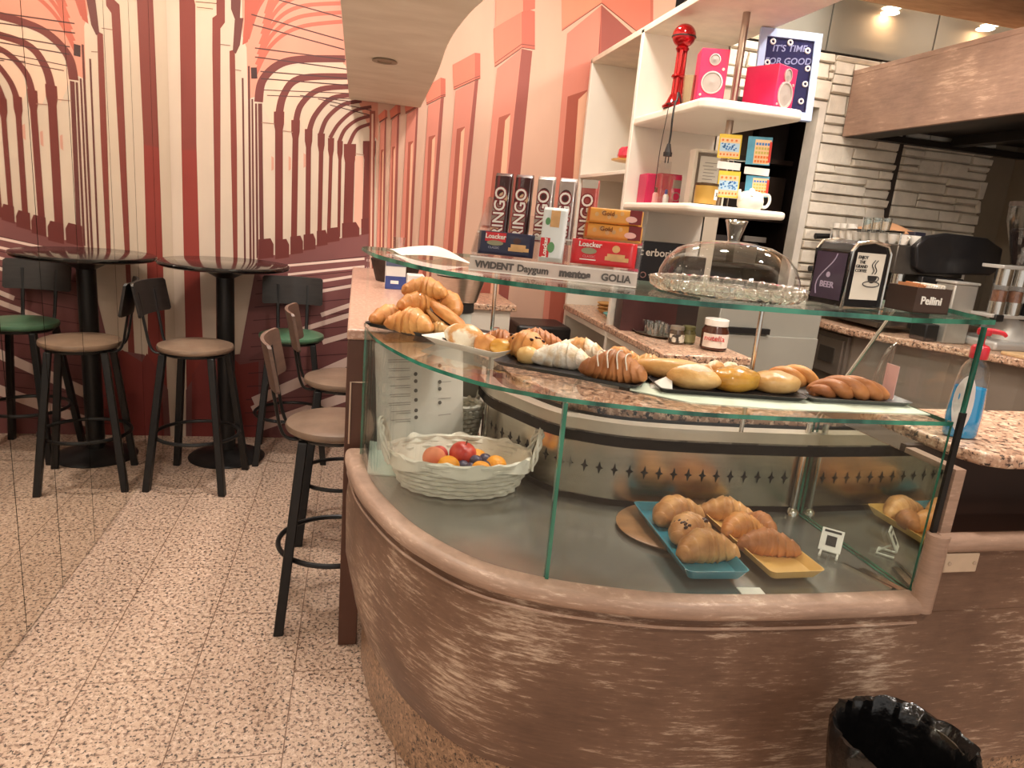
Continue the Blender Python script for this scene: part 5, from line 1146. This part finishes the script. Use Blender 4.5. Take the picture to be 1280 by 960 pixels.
MB().lathe([(.050,.082),(.051,.086),(.050,.092),(.046,.093),(.044,.088),(.001,.088)], j, 32).build('rim', mat('bronze_rim', (82,62,42), .4, .5), t, smooth=True)
vs = [j+Vector((.0498*math.cos(a),.0498*math.sin(a),z)) for z in (.025,.068) for a in [-1.25+k*.09 for k in range(9)]]
MB().add(vs, [[k,k+1,k+10,k+9] for k in range(8)]).build('label', WHT, t); text('label_print', 'Xi', .026, j+Vector((.0506*math.cos(-.9),.0506*math.sin(-.9),.046)), (math.sin(.9),math.cos(.9),0), EZ, GREYT, t)
# scratch cards on wire rack at the pole
rk = thing('card_rack', 'clear wire rack on the pole holding four scratch cards', 'rack', (1.6,2.9,ZV))
MB().tube([(1.585,2.95,1.82),(1.66,2.93,1.82),(1.72,2.92,1.82)], .003, 6).tube([(1.585,2.95,1.66),(1.66,2.93,1.66),(1.72,2.92,1.66)], .003, 6).tube([(1.612,2.93,ZV+.006),(1.612,2.93,1.83)], .003, 6).build('wires', CHROME, rk, smooth=True)
pk = []
YC = 2.86
def card(px0, px1, py0, py1, Yc, kind, lb):
    a = PY(px0,py0,Yc); b = PY(px1,py0+(px1-px0)*.07,Yc); c = PY(px0-(py1-py0)*.13+(px1-px0),py1+(px1-px0)*.07,Yc); d = PY(px0-(py1-py0)*.13,py1,Yc)
    t = thing('scratch_card', lb, 'card', d, 'scratch cards on the rack')
    def q(u, v, o=0): p = (d*(1-u)+c*u)*(1-v)+(a*(1-u)+b*u)*v; return Vector((p.x, Yc-o, p.z))
    def pt(nm, u0,u1,v0,v1, mm, o): MB().add([q(u0,v0,o),q(u1,v0,o),q(u1,v1,o),q(u0,v1,o)], [[0,1,2,3]]).build(nm, mm, t)
    base = MB(); base.add([q(u,v,o) for o in (0,.0012) for u,v in ((0,0),(1,0),(1,1),(0,1))], [[3,2,1,0],[4,5,6,7],[0,1,5,4],[1,2,6,5],[2,3,7,6],[3,0,4,7]])
    if kind == 0:
        base.build('card', mat('yellow_card', (230,196,70), .4, 0, .1, 20), t)
        pt('panel', .06,.94,.06,.84, mat('peach_panel', (236,196,150), .4), .0016); pt('panel', .06,.94,.28,.64, mat('pale_blue_panel', (176,206,226), .4), .002)
        m = MB()
        for k in range(4): u = .16+k*.2; m.add([q(u+.06*math.cos(x),.75+.05*math.sin(x),.0022) for x in [q_*1.05 for q_ in range(6)]], [list(range(6))])
        for k in range(6): u = .13+k*.15; m.add([q(u+.045*math.cos(x),.16+.05*math.sin(x),.0022) for x in [q_*1.05 for q_ in range(6)]], [list(range(6))])
        m.build('print', mat('orange_print', (222,120,54), .5), t)
        m = MB(); rnd = random.Random(int(px0+py0))
        for k in range(26): u, v = .12+.74*rnd.random(), .31+.28*rnd.random(); m.add([q(u,v,.0024),q(u+.07,v+.02,.0024),q(u+.05,v+.07,.0024),q(u-.02,v+.04,.0024)], [[0,1,2,3]])
        m.build('print', mat('blue_print', (64,124,190), .5), t)
    else:
        base.build('card', mat('teal_card', (92,160,186), .4, 0, .2, 20), t)
        pt('panel', .3,.97,.04,.9, mat('peach_panel', (236,196,150), .4), .0016)
        m = MB(); m2 = MB(); m3 = MB()
        for r in range(5):
            for k in range(5):
                u, v = .34+k*.12, .08+r*.155; (m if r < 2 else m2 if r < 4 else m3).add([q(u,v,.002),q(u+.09,v,.002),q(u+.09,v+.09,.002),q(u,v+.09,.002)], [[0,1,2,3]])
        m.build('print', mat('orange_print', (222,120,54), .5), t); m2.build('print', mat('olive_print', (196,176,90), .5), t); m3.build('print', mat('blue_print', (64,124,190), .5), t)
        pt('band', .9,1,.1,.84, mat('red_band', (206,62,50), .5), .0024)
card(900,928,167,197,YC,0,'yellow scratch card at the top of the rack, nearer the white frame')
card(936,966,170,205,YC,1,'teal and orange scratch card at the top of the rack, nearer the doorway')
card(899,926,213,246,YC,0,'yellow scratch card below the other yellow one, next to the gold jar')
card(933,962,219,245,YC,1,'teal scratch card partly hidden behind the white teapot mug')
for i, (a, b, c_2) in enumerate(((897,926,201),(931,962,208))):
    p, q_ = PY(a,c_2,YC-.003), PY(b,c_2+2,YC-.003)
    MB().box((p.x,YC-.006,p.z-.03),(q_.x,YC-.004,p.z)).build('holder_lip', mat('white_lip', (226,222,216), .4), rk)
tp = Vector((1.655,2.815,ZV)); t = thing('teapot_mug', 'white teapot-shaped mug with a small nose and round handle', 'mug', tp)
MB().lathe([(.001,.0),(.045,0),(.054,.012),(.056,.035),(.050,.06),(.038,.072),(.012,.078),(.009,.086),(.001,.09)], tp, 32).build('body', WT, t, smooth=True)
MB().tube(spline([tp+Vector((.045,0,.062)),tp+Vector((.082,0,.066)),tp+Vector((.092,0,.04)),tp+Vector((.078,0,.016)),tp+Vector((.046,0,.016))],18), .0065, 10).build('handle', WT, t, smooth=True)
MB().tube(spline([tp+Vector((-.044,-.01,.035)),tp+Vector((-.062,-.012,.055)),tp+Vector((-.066,-.012,.078))],10), [.012-.0006*k for k in range(11)], 10).build('spout', WT, t, smooth=True)
MB().tube([tp+Vector((-.018+.012*math.cos(a),-.0475,.056+.004*math.sin(a))) for a in [math.pi+k*.35 for k in range(10)]], .0015, 6).build('painted_smile', mat('warm_grey_paint', (120,104,92), .5), t)
# cake on stand in the lower left compartment
cz = 1.7755; cc = Vector((1.50,3.80,cz)); t = thing('cake_stand', 'yellow scalloped cake stand in the corner compartment', 'cake stand', cc)
n = 64; prof = [(.001,.0),(.055,.0),(.045,.02),(.03,.05),(.028,.055),(.10,.062),(.135,.066),(.138,.074),(.001,.074)]; vs = []; fs = []
for r, z in prof:
    for k in range(n): a = 2*math.pi*k/n; rr = r*(1+(.03*math.cos(16*a) if r > .12 else 0)); vs.append(cc+Vector((rr*math.cos(a),rr*math.sin(a),z)))
for i in range(len(prof)-1):
    for k in range(n): l = (k+1)%n; fs.append([i*n+k,i*n+l,(i+1)*n+l,(i+1)*n+k])
MB().add(vs, fs).build('plate', mat('custard_ceramic', (226,178,106), .35), t, smooth=True)
n = 72; vs = []; fs = []; prof = [(.001,.075),(.095,.075),(.108,.09),(.104,.125),(.092,.138),(.04,.136),(.001,.134)]
for r, z in prof:
    for k in range(n): a = 2*math.pi*k/n; rr = r*(1+(.05*abs(math.cos(6*a)) if r > .09 else 0)); vs.append(cc+Vector((rr*math.cos(a),rr*math.sin(a),z)))
for i in range(len(prof)-1):
    for k in range(n): l = (k+1)%n; fs.append([i*n+k,i*n+l,(i+1)*n+l,(i+1)*n+k])
tag(MB().add(vs, fs).build('fluted_cake', mat('raspberry_glaze', (206,34,72), .15, 0, .1, 6, coat=.8), smooth=True), 'glossy raspberry-red fluted cake on the yellow stand', 'cake')
# ------------------------------------------------------------------ granite board under the shelves
MB().lathe([(.001,0),(.047,0),(.047,.008),(.001,.008)], j, 32).build('foot', mat('bronze_rim', (82,62,42), .4, .5), bpy.data.objects['gold_jar'], smooth=True)
ZG = .9705
def board_pt(px, py): return PZ(px, py, ZG)
def jar(name, label, c, r, h, body, cap, lab=None, txt=None, group=None, neck=.82):
    t = thing(name, label, 'jar', c, group); c = Vector(c)
    MB().lathe([(.001,0),(r*.85,0),(r,.008),(r,h*.62),(r*neck,h*.78),(r*neck,h*.82),(.001,h*.82)], c, 28).build('jar_body', body, t, smooth=True)
    MB().lathe([(r*.86,h*.79),(r*.88,h*.80),(r*.88,h*.985),(r*.84,h),(.001,h)], c, 28).build('lid', cap, t, smooth=True)
    if lab:
        vs = [c+Vector((r*1.012*math.cos(a),r*1.012*math.sin(a),z)) for z in (h*.12,h*.56) for a in [-3.0+k*.21 for k in range(13)]]
        MB().add(vs, [[k,k+1,k+14,k+13] for k in range(12)]).build('label', lab, t, smooth=True)
        if txt:
            d = Vector((-.48,-.876,0)); text('lettering', txt[0], txt[1], c+d*r*1.05+EZ*h*.42, (.876,-.48,0), EZ, txt[2], t, bold=.0004)
    return t
jar('spread_jar', 'large hazelnut spread jar with white lid on the granite board', (1.64,2.905,ZG), .062, .145, mat('brown_spread', (74,38,26), .2, 0, .1, 6, coat=.6), WT, mat('spread_label', (236,222,208), .4), ('nutella',.034,mat('lettering_red', (200,40,40), .5)))
jar('preserve_jar', 'small jar with olive label, next to the big spread jar', (1.575,3.04,ZG), .036, .085, mat('olive_jar', (110,104,66), .2, 0, .3, 10, coat=.5), mat('olive_lid', (128,126,84), .35, .4), mat('olive_label', (150,146,104), .4), None, 'small preserve jars')
jar('preserve_jar', 'small jar with black and white label, by the tray of glasses', (1.505,3.02,ZG), .038, .085, mat('dark_jar', (86,70,54), .2, 0, .3, 10, coat=.5), mat('grey_lid', (160,150,136), .35, .4), mat('black_white_label', (214,206,188), .4, rgb2=(60,54,48), scale=26, lo=.45, hi=.5), None, 'small preserve jars')
tr = thing('glass_tray', 'oval metal tray of glasses on the granite board', 'tray', (1.47,3.22,ZG))
MB().lathe([(.001,0),(.09,0),(.105,.012),(.101,.013),(.09,.004),(.001,.004)], (1.50,3.26,ZG), 36, sy=1.5, sx=1).build('plate', mat('tray_bronze', (120,104,86), .3, .6), tr, smooth=True)
GGL = glass('glass_tumbler', (.90,.95,.96), edge=.3, base=.12, power=2)
for i in range(8):
    p = Vector((1.455+.06*(i%2)+.01*(i//4),3.15+.06*(i//2),ZG+.005))
    o = MB().lathe([(.001,.0),(.018,0),(.026,.062),(.0245,.062),(.017,.006),(.001,.006)], p, 18).build('shot_glass', GGL, smooth=True); tag(o, 'small clear glass standing on the oval tray', 'glass', 'glasses on the oval tray')
def mug(name, label, c, r, h, m, hside):
    t = thing(name, label, 'mug', c); c = Vector(c)
    MB().lathe([(.001,0),(r*.8,0),(r,h),(r*.93,h),(r*.75,.008),(.001,.008)], c, 24).build('body', m, t, smooth=True)
    if hside: MB().tube(spline([c+Vector((r*.9,-.01,h*.8)),c+Vector((r*1.8,-.02,h*.72)),c+Vector((r*1.7,-.02,h*.3)),c+Vector((r*.85,-.01,h*.25))],14), .006, 8).build('handle', GGL, t, smooth=True)
mug('tea_glass', 'tall glass of reddish drink behind the tray of glasses', (1.44,3.43,ZG), .042, .15, mat('pink_brown_glass', (190,112,96), .15, 0, rgb2=(110,72,62), scale=8, coat=.4), False)
mug('handled_mug', 'rose-brown mug with clear handle behind the tray of glasses', (1.60,3.40,ZG), .045, .12, mat('rose_mug', (170,108,96), .2, 0, .1, 8, coat=.4), True)
t = thing('wooden_plate_stack', 'stack of wooden dishes near the striped wall', 'dishes', (1.45,3.95,ZG))
bpy.data.objects.remove(t)
for k in range(3):
    o = MB().lathe([(.001,0),(.05,0),(.075,.022),(.072,.024),(.05,.006),(.001,.006)], (1.50,3.95,ZG+.02*k), 28).build('wooden_dish', mat('honey_wood', (206,160,100), .45, 0, .2, 12)); tag(o, ['wooden dish at the bottom of the stack by the wall','wooden dish in the middle of the stack by the wall','wooden dish topmost of the stack by the wall'][k], 'dish', 'stacked wooden dishes')
o = MB().lathe([(.001,0),(.045,0),(.075,.03),(.072,.032),(.045,.006),(.001,.006)], (1.46,3.72,ZG), 28).build('turquoise_bowl', mat('turquoise_glaze', (120,190,184), .3)); tag(o, 'turquoise bowl on the granite board by the wooden dishes', 'bowl')
o = MB().tube(spline([(1.35,3.40,ZG+.004),(1.40,3.44,ZG+.03),(1.43,3.40,ZG+.012),(1.40,3.36,ZG+.03),(1.38,3.42,ZG+.05),(1.42,3.46,ZG+.01)],30), .009, 8).build('cable_coil', CB, smooth=True); tag(o, 'coiled black cable lying beside the white panel edge', 'cable')
# black boxes under the lower shelf
t = thing('display_box', 'black carton with white lettering under the lower shelf', 'box', (1.5,3.2,1.2))
f = rot2(Vector((1.47,3.36,ZG)), -.12)
rbox(MB(), f, -.13,.16,-.05,.09,0,.46).build('carton', mat('carton_black', (30,25,26), .35, 0, .2, 6), t, bevel=.003)
text('lettering', 'erboris', .052, f(.03,-.0508,.405), f(1,0,0)-f(0,0,0), EZ, WHT, t, bold=.001); text('lettering', 'ZO', .045, f(-.06,-.0508,.29), f(1,0,0)-f(0,0,0), EZ, mat('rose_lettering', (176,132,128), .5), t); text('lettering', 'o', .04, f(.06,-.0508,.29), f(1,0,0)-f(0,0,0), EZ, mat('red_lettering_dark', (150,40,40), .5), t)
rbox(MB(), f, -.13,.16,-.0512,-.0506,0,.19).build('print', mat('carton_maroon', (74,40,38), .4), t)
t = thing('display_box', 'dark grey carton beside the lettered black one', 'box', (1.72,3.2,1.2)); rbox(MB(), rot2(Vector((1.70,3.40,ZG)), -.05), -.05,.08,-.04,.06,0,.40).build('carton', mat('carton_charcoal', (58,46,42), .4, 0, .2, 6), t, bevel=.003)
o = MB().box((1.70,2.98,ZG),(1.745,3.06,ZG+.11)).build('green_carton', mat('green_carton', (150,160,96), .4, 0, .2, 12)); tag(o, 'narrow green carton behind the spread jar', 'box')
# under-counter: black padded cube, white cabinet, dishwasher
ot = MB().box((.95,3.98,0),(1.29,4.30,.865)).build('padded_box', mat('black_leather', (34,30,29), .35, 0, .15, 12, bump=.1, bscale=60), bevel=.02, seg=4); tag(ot, 'black padded box standing before the striped wall behind the counter', 'box')
t = thing('low_cabinet', 'white cabinet with granite top against the striped wall', 'cabinet', (.65,4.1,0))
MB().box((.42,3.80,0),(.86,4.30,.97)).build('body', WHITE, t, bevel=.004); MB().box((.40,3.77,.97),(.89,4.30,1.005)).build('granite_top', GRAN, t, bevel=.005)
t = thing('juicer', 'steel-bowled grey juicer standing behind the croissant trays', 'juicer', (.372,2.50,1.003))
jp = Vector((.372,2.50,1.003))
MB().lathe([(.001,0),(.062,0),(.064,.01),(.05,.03),(.048,.135),(.001,.135)], jp, 32).build('body', mat('grey_green_plastic', (178,184,176), .4), t, smooth=True)
MB().lathe([(.050,.135),(.054,.138),(.054,.172),(.001,.172)], jp, 32).build('collar', BLACK, t, smooth=True)
MB().lathe([(.055,.172),(.062,.176),(.085,.255),(.09,.262),(.086,.264),(.06,.19),(.001,.185)], jp, 36).build('steel_bowl', STEEL, t, smooth=True)
MB().lathe([(.001,.262),(.088,.262),(.088,.27),(.001,.276)], jp+Vector((-.01,0,.006)), 32).build('lid', mat('white_lid', (232,228,218), .4), t, smooth=True)
# cartons on the far ledge
for i, (x, y, lb, c) in enumerate(((.18,3.30,'blue and white drink carton on the ledge behind the heap',(62,78,140)),(.245,2.95,'small blue-lettered white pack beside the juicer bowl on the ledge',(80,100,160)))):
    t = thing('drink_carton', lb, 'carton', (x,y,1.1145), 'cartons on the ledge'); w = .046 if i == 0 else .035
    MB().box((x-w,y-.04,1.1145),(x+w,y+.04,1.27 if i == 0 else 1.22)).build('carton', mat('carton_white', (226,222,216), .4), t, bevel=.004)
    MB().box((x-w-.0008,y-.0408,1.1155),(x+w+.0008,y-.0395,1.175)).build('band', mat('carton_blue_%d' % i, c, .4, 0, .2, 20), t)
    MB().box((x-w*.5,y-.0416,1.14),(x+w*.3,y-.0408,1.155)).build('print', WHT, t)
    if i == 0: MB().box((x-w-.0008,y-.0408,1.22),(x+w+.0008,y-.0395,1.262)).build('band', mat('carton_slate', (86,96,120), .4), t)
bk_ = MB().lathe([(.001,0),(.10,0),(.13,.11),(.125,.11),(.095,.008),(.001,.008)], (.20,3.62,1.1145), 28).build('dark_basket', mat('dark_brown_basket', (64,46,38), .7, 0, .3, 40)); tag(bk_, 'dark brown round basket on the far end of the ledge', 'basket')
dw = thing('dishwasher', 'grey bar dishwasher beneath the far counter by the doorway', 'dishwasher', (2.1,3.4,0))
GRY = mat('appliance_grey', (168,166,156), .4, .2, .06, 6)
MB().box((1.90,3.35,.0),(2.52,3.95,1.12)).build('body', GRY, dw, bevel=.006)
MB().box((1.905,3.335,.12),(2.515,3.352,.98)).build('door', GRY, dw, bevel=.004)
MB().box((1.93,3.322,.99),(2.2,3.35,1.02)).build('recess_grip', BLACK, dw); MB().tube(spline([(2.08,3.335,.83),(2.09,3.315,.80),(2.09,3.315,.72),(2.08,3.335,.69)],12), .008, 8).build('handle', BLACK, dw, smooth=True)
# ------------------------------------------------------------------ back counter with oven and coffee gear
ZB = 1.0
bc = thing('back_counter', 'back bar counter with speckled granite top under the canopy', 'counter', (3.6,3.6,0))
cp = [(2.99,4.315),(2.985,3.69),(3.10,3.45),(3.28,3.21),(3.42,2.89),(3.52,2.2),(3.6,1.6),(4.6,1.6),(4.6,4.315)]
MB().prism(cp, .957, ZB).build('granite_top', GRAN, bc, bevel=.009, seg=3)
ins = [(3.06,4.315),(3.06,3.72),(3.16,3.50),(3.34,3.26),(3.48,2.93),(3.58,2.2),(3.66,1.62),(4.6,1.62),(4.6,4.315)]
MB().prism(ins, .0, .957).build('body', mat('taupe_cabinet', (126,114,102), .55, 0, .08, 6), bc)
ov = thing('oven', 'built-in dark oven with a glowing orange lamp under the back counter', 'oven', (3.05,4.0,.6))
MB().box((3.035,3.74,.60),(3.06,4.30,.94)).build('front', mat('oven_grey', (120,110,100), .4, .3, .1, 8), ov, bevel=.003)
MB().box((3.028,4.05,.68),(3.036,4.27,.92)).build('niche', mat('oven_dark', (40,30,26), .4), ov)
MB().box((3.018,3.76,.68),(3.036,4.02,.91)).build('drawer_front', mat('oven_grey', (120,110,100), .4, .3, .1, 8), ov, bevel=.003)
MB().box((3.012,3.82,.75),(3.02,3.97,.85)).build('window', mat('oven_window', (72,66,60), .15), ov, bevel=.002)
MB().ell((3.026,4.16,.70), .006,.014,.014, 12, 8).build('pilot_lamp', mat('pilot_orange', (255,120,30), .5, emit=5), ov)
# espresso machine
em = thing('espresso_machine', 'black and steel espresso machine against the stone wall', 'coffee machine', (3.4,4.0,ZB))
EB = mat('machine_black', (40,38,39), .3, .2, .15, 8, coat=.3)
ex0, ex1, ey0, ey1 = 3.10, 3.62, 3.57, 4.24
MB().box((ex0+.05,ey0+.02,ZB+.04),(ex1,ey1-.02,ZB+.16)).box((ex0+.22,ey0+.03,ZB+.16),(ex1,ey1-.03,ZB+.36)).box((ex0+.02,ey0+.02,ZB+.36),(ex1,ey1-.02,ZB+.53)).build('body', mat('machine_steel', (120,114,108), .3, .8, .2, 8), em, bevel=.006)
sp_ = [(3.20,1.53),(3.23,1.41),(3.30,1.375),(3.77,1.395),(3.83,1.43),(3.82,1.56),(3.69,1.615),(3.40,1.62),(3.26,1.59)]
for y0, y1 in ((ey0-.03,ey0+.02),(ey1-.02,ey1+.03)):
    n = len(sp_); MB().add([(x,y0,z) for x,z in sp_]+[(x,y1,z) for x,z in sp_], [list(range(n)),[n+i for i in range(n)][::-1]]+[[i,(i+1)%n,n+(i+1)%n,n+i] for i in range(n)]).build('side_cover', EB, em, bevel=.012, seg=3)
for y0, y1 in ((ey0-.02,ey0+.02),(ey1-.02,ey1+.02)): MB().box((ex0+.20,y0,ZB+.04),(ex1-.02,y1,ZB+.36)).build('side_leg_panel', EB, em, bevel=.006)
MB().box((ex0,ey0+.03,ZB+.03),(ex0+.34,ey1-.03,ZB+.06)).build('drip_tray', STEEL, em)
MB().tube([(ex0+.02,ey0,ZB+.60),(ex0+.02,ey1,ZB+.60)], .007, 8).tube([(ex0+.02,ey0+.02,ZB+.53),(ex0+.02,ey0+.02,ZB+.60)], .006, 8).tube([(ex0+.02,ey1-.02,ZB+.53),(ex0+.02,ey1-.02,ZB+.60)], .006, 8).build('cup_rail', CHROME, em, smooth=True)
for y in (3.66,3.92):
    MB().cyl((ex0+.13,y,ZB+.36),(ex0+.13,y,ZB+.29),.042).cyl((ex0+.13,y,ZB+.29),(ex0+.13,y,ZB+.262),.036).build('group_head', CHROME, em, smooth=True)
    MB().tube([(ex0+.10,y,ZB+.275),(ex0+.02,y,ZB+.27),(ex0-.06,y,ZB+.262)], [.010,.012,.014], 10).build('portafilter', BLACK, em, smooth=True)
    MB().cyl((ex0+.019,y+.05,ZB+.44),(ex0-.006,y+.05,ZB+.44),.026).build('dial', CHROME, em, smooth=True)
for z, y in ((1.55,4.26),(1.33,4.24)): MB().cyl((ex0+.06,ey1+.02,z),(ex0-.06,ey1+.03,z-.01),.016,.02).build('steam_knob', BLACK, em, smooth=True)
MB().tube(spline([(ex0+.04,4.17,1.36),(ex0-.01,4.18,1.28),(ex0,4.18,1.12)],12), .006, 8).build('steam_wand', CHROME, em, smooth=True)
zt = ZB+.531
rnd = random.Random(12)
def cup(label, c, r, h, m, grp):
    c = Vector(c); t = thing('espresso_cup', label, 'cup', c, grp)
    MB().lathe([(.001,0),(r*.62,0),(r*.9,h*.4),(r,h),(r*.93,h),(r*.8,h*.4),(r*.5,.006),(.001,.006)], c, 18).build('bowl', m, t, smooth=True)
    MB().tube(spline([c+Vector((-r*.1,-r*.95,h*.8)),c+Vector((-r*.1,-r*1.5,h*.7)),c+Vector((-r*.1,-r*.85,h*.3))],8), .004, 6).build('handle', m, t, smooth=True)
k = 0
for i in range(7):
    for j in range(2): cup('white cup lined up on the espresso machine', (3.17+.085*j, 3.62+i*.08, zt), .036, .058, WT, 'white cups on the espresso machine')
for i in range(3): cup('tall white cup at the wall end of the espresso machine', (3.15, 4.06+.07*i, zt), .034, .105, WT, 'tall cups on the espresso machine')
for i in range(3):
    o = MB().lathe([(.001,0),(.026,0),(.032,.09),(.030,.09),(.024,.006),(.001,.006)], (3.13,3.74+.08*i,zt+.058), 18).build('cappuccino_glass', GGL, smooth=True); tag(o, 'clear glass standing on the cups of the espresso machine', 'glass', 'glasses on the espresso machine')
g = 16; vs = []; fs = []
for i in range(g+1):
    for j in range(g+1):
        u, v = i/g, j/g; vs.append((3.20+.25*u, 3.80+.36*v, zt+.075+.055*math.sin(math.pi*u)*math.sin(math.pi*v)+.008*math.sin(9*u+7*v)))
for i in range(g):
    for j in range(g): a = i*(g+1)+j; fs.append([a,a+1,a+g+2,a+g+1])
o = MB().add(vs, fs); vs2 = [(3.325,3.98,zt+.06)]; o = o.build('paper_bag', mat('kraft_tan', (214,160,118), .7, 0, .15, 10), smooth=True); tag(o, 'crumpled tan paper bag on top of the cups', 'paper bag')
o = MB().box((3.36,3.59,zt),(3.54,3.72,zt+.05)).build('white_cloth', mat('cloth_white', (226,216,200), .9, 0, .1, 20), bevel=.015, seg=3); tag(o, 'folded white cloth on the near end of the espresso machine', 'cloth')
o = MB().box((3.36,3.75,zt+.0),(3.44,3.83,zt+.085)).build('navy_tin', mat('navy_tin', (50,48,62), .35), bevel=.004); tag(o, 'small navy tin behind the cups on the espresso machine', 'tin')
# grinder
gr = thing('coffee_grinder', 'light grey coffee grinder with bean hopper at the counter corner', 'grinder', (3.7,3.3,ZB))
GB = mat('grinder_grey', (196,192,186), .32, .3, .06, 6)
MB().box((3.475,3.12,ZB),(3.92,3.50,ZB+.05)).build('base', GB, gr, bevel=.015, seg=3)
MB().lathe([(.001,.05),(.15,.05),(.14,.09),(.115,.16),(.115,.40),(.10,.45),(.075,.47),(.001,.47)], (3.76,3.33,ZB), 32, sy=.95).build('housing', GB, gr, smooth=True)
HOP = glass('hopper_plastic', (.93,.93,.93), edge=.2, base=.07)
MB().lathe([(.065,.47),(.075,.52),(.135,.72),(.14,.80),(.136,.80),(.13,.72),(.07,.52),(.06,.47)], (3.76,3.33,ZB), 32, cap=False).build('hopper', HOP, gr, smooth=True)
MB().lathe([(.001,.475),(.058,.475),(.068,.525),(.112,.66),(.10,.675),(.001,.69)], (3.76,3.33,ZB), 28).build('coffee_beans', mat('coffee_beans', (58,40,34), .5, 0, .5, 60, bump=.8, bscale=80), gr, smooth=True)
MB().lathe([(.001,.80),(.142,.80),(.142,.825),(.001,.83)], (3.76,3.33,ZB), 32).build('hopper_lid', mat('smoked_lid', (96,84,78), .3), gr, smooth=True)
for x in (3.50,3.61):
    MB().lathe([(.001,.20),(.042,.20),(.042,.27),(.001,.27)], (x,3.20,ZB), 24).build('doser_base', CHROME, gr, smooth=True)
    MB().lathe([(.001,.36),(.044,.36),(.044,.45),(.001,.45)], (x,3.20,ZB), 24).build('doser_cap', CHROME, gr, smooth=True)
    MB().lathe([(.040,.27),(.040,.36)], (x,3.20,ZB), 24, cap=False).build('doser_chamber', HOP, gr, smooth=True)
    MB().lathe([(.001,.27),(.036,.27),(.036,.33),(.001,.335)], (x,3.20,ZB), 20).build('ground_coffee', mat('ground_coffee', (128,84,60), .8, 0, .3, 60), gr, smooth=True)
MB().box((3.44,3.16,ZB+.45),(3.68,3.30,ZB+.47)).build('doser_cover', GB, gr, bevel=.004); MB().box((3.44,3.16,ZB+.18),(3.68,3.30,ZB+.20)).build('doser_tray', GB, gr, bevel=.004)
MB().box((3.69,3.185,ZB+.17),(3.76,3.215,ZB+.27)).build('lever', BLACK, gr, bevel=.006); MB().box((3.46,3.15,ZB+.16),(3.52,3.19,ZB+.2)).build('spout', BLACK, gr, bevel=.006)
MB().cyl((3.80,3.225,ZB+.11),(3.795,3.20,ZB+.11),.048).build('dial', BLACK, gr, smooth=True)
t = thing('steel_container', 'tall brushed steel container next to the grinder', 'container', (3.32,3.33,ZB))
MB().box((3.30,3.30,ZB),(3.46,3.44,ZB+.34)).build('body', mat('soft_steel', (190,186,178), .35, .6, .1, 8), t, bevel=.008); MB().box((3.295,3.295,ZB+.34),(3.465,3.445,ZB+.355)).build('lid', mat('pale_steel', (220,216,208), .3, .5), t, bevel=.004)
t = thing('knock_box', 'low black knock-out tray in front of the steel container', 'box', (3.36,3.12,ZB)); MB().box((3.20,3.33,ZB),(3.29,3.45,ZB+.10)).build('body', BLACK, t, bevel=.008); MB().cyl((3.205,3.39,ZB+.105),(3.285,3.39,ZB+.105),.009).build('knock_bar', CHROME, t)
o = MB().box((3.43,2.86,ZB),(3.75,3.04,ZB+.018)).build('cutting_board', mat('pale_wood_board', (220,184,138), .5, 0, .15, 6, stretch=(1,6,1)), bevel=.004); tag(o, 'pale wooden board on the back counter before the grinder', 'board')
# machine trolley fronts: white bin under the back counter
o = MB().box((3.50,2.55,.62),(3.53,2.9,.93)).build('drawer', mat('soft_steel', (190,186,178), .35, .6, .1, 8), bc, bevel=.004)
# ------------------------------------------------------------------ pieces that belong to a part of a thing
def stem_(n): return n.split('.')[0]
SUBS = {'speaker': {'driver_ring':'driver'}, 'cake_dome': {'knob':'dome','dome_rim':'dome','bead_rim':'plate'}, 'napkin_dispenser': {'card_print':'card','side_print':'side_card'},
        'oven': {'window':'drawer_front','pilot_lamp':'front'}, 'coffee_grinder': {'coffee_beans':'hopper','hopper_lid':'hopper','ground_coffee':'doser_chamber'}, 'framed_sign': {'bulb':'panel','lettering':'panel'},
        'price_tag_stand': {'print':'card'}, 'menu_sheet': {'print':'sheet','icons':'sheet'}, 'leaflet': {'print':'sheet'}, 'sweets_stand': {'lettering':'name_strip','polished_edge':'tiers'},
        'display_case': {'vent_slots':'vent_panel','steel_bead':'vent_panel','pane_joint':'front_pane','pane_edge_strip':'end_pane','pane_seal':'end_pane','end_pane_edge':'end_pane'},
        'name_plate': {'screw':'plate'}, 'red_stick_blender': {'plug':'cord','seam_band':'ball_top'}, 'gold_jar': {'label_print':'label','rim':'jar_body'}, 'spread_jar': {'lettering':'label'},
        'dishwasher': {'handle':'door','recess_grip':'door'}, 'bar_stool': {'seat_frame':'seat'}, 'ceiling_downlight': {'diffuser':'ring'}, 'biscuit_packet': {'lettering':'wrapper','print':'wrapper','biscuit_picture':'wrapper','band':'wrapper','stripe':'wrapper','crimp':'wrapper'},
        'wafer_packet': {'lettering':'wrapper','badge':'wrapper','crest':'wrapper','wafer_picture':'wrapper','line':'wrapper'}, 'scratch_card': {'print':'card','panel':'card','band':'card'},
        'drink_carton': {'print':'carton','band':'carton'}, 'sachet_box': {'lettering':'box_body'}, 'display_box': {'lettering':'carton','print':'carton'}, 'pink_box': {'print':'carton','label':'carton','lid_flap':'carton'},
        'juicer': {'lid':'steel_bowl'}, 'pump_bottle': {'label':'bottle_body'}, 'framed_menu': {'print':'sheet'}, 'fruit': {}}
for root in [o for o in bpy.data.objects if o.parent is None and stem_(o.name) in SUBS]:
    m = SUBS[stem_(root.name)]; kids = [o for o in bpy.data.objects if o.parent == root]; n = {}
    for o in kids:
        s = stem_(o.name)
        if s in m:
            c = [k for k in kids if stem_(k.name) == m[s]]
            if c: i = n.get(s, 0); n[s] = i+1; o.parent = c[min(i, len(c)-1)] if s in ('driver_ring','ground_coffee') else c[0]
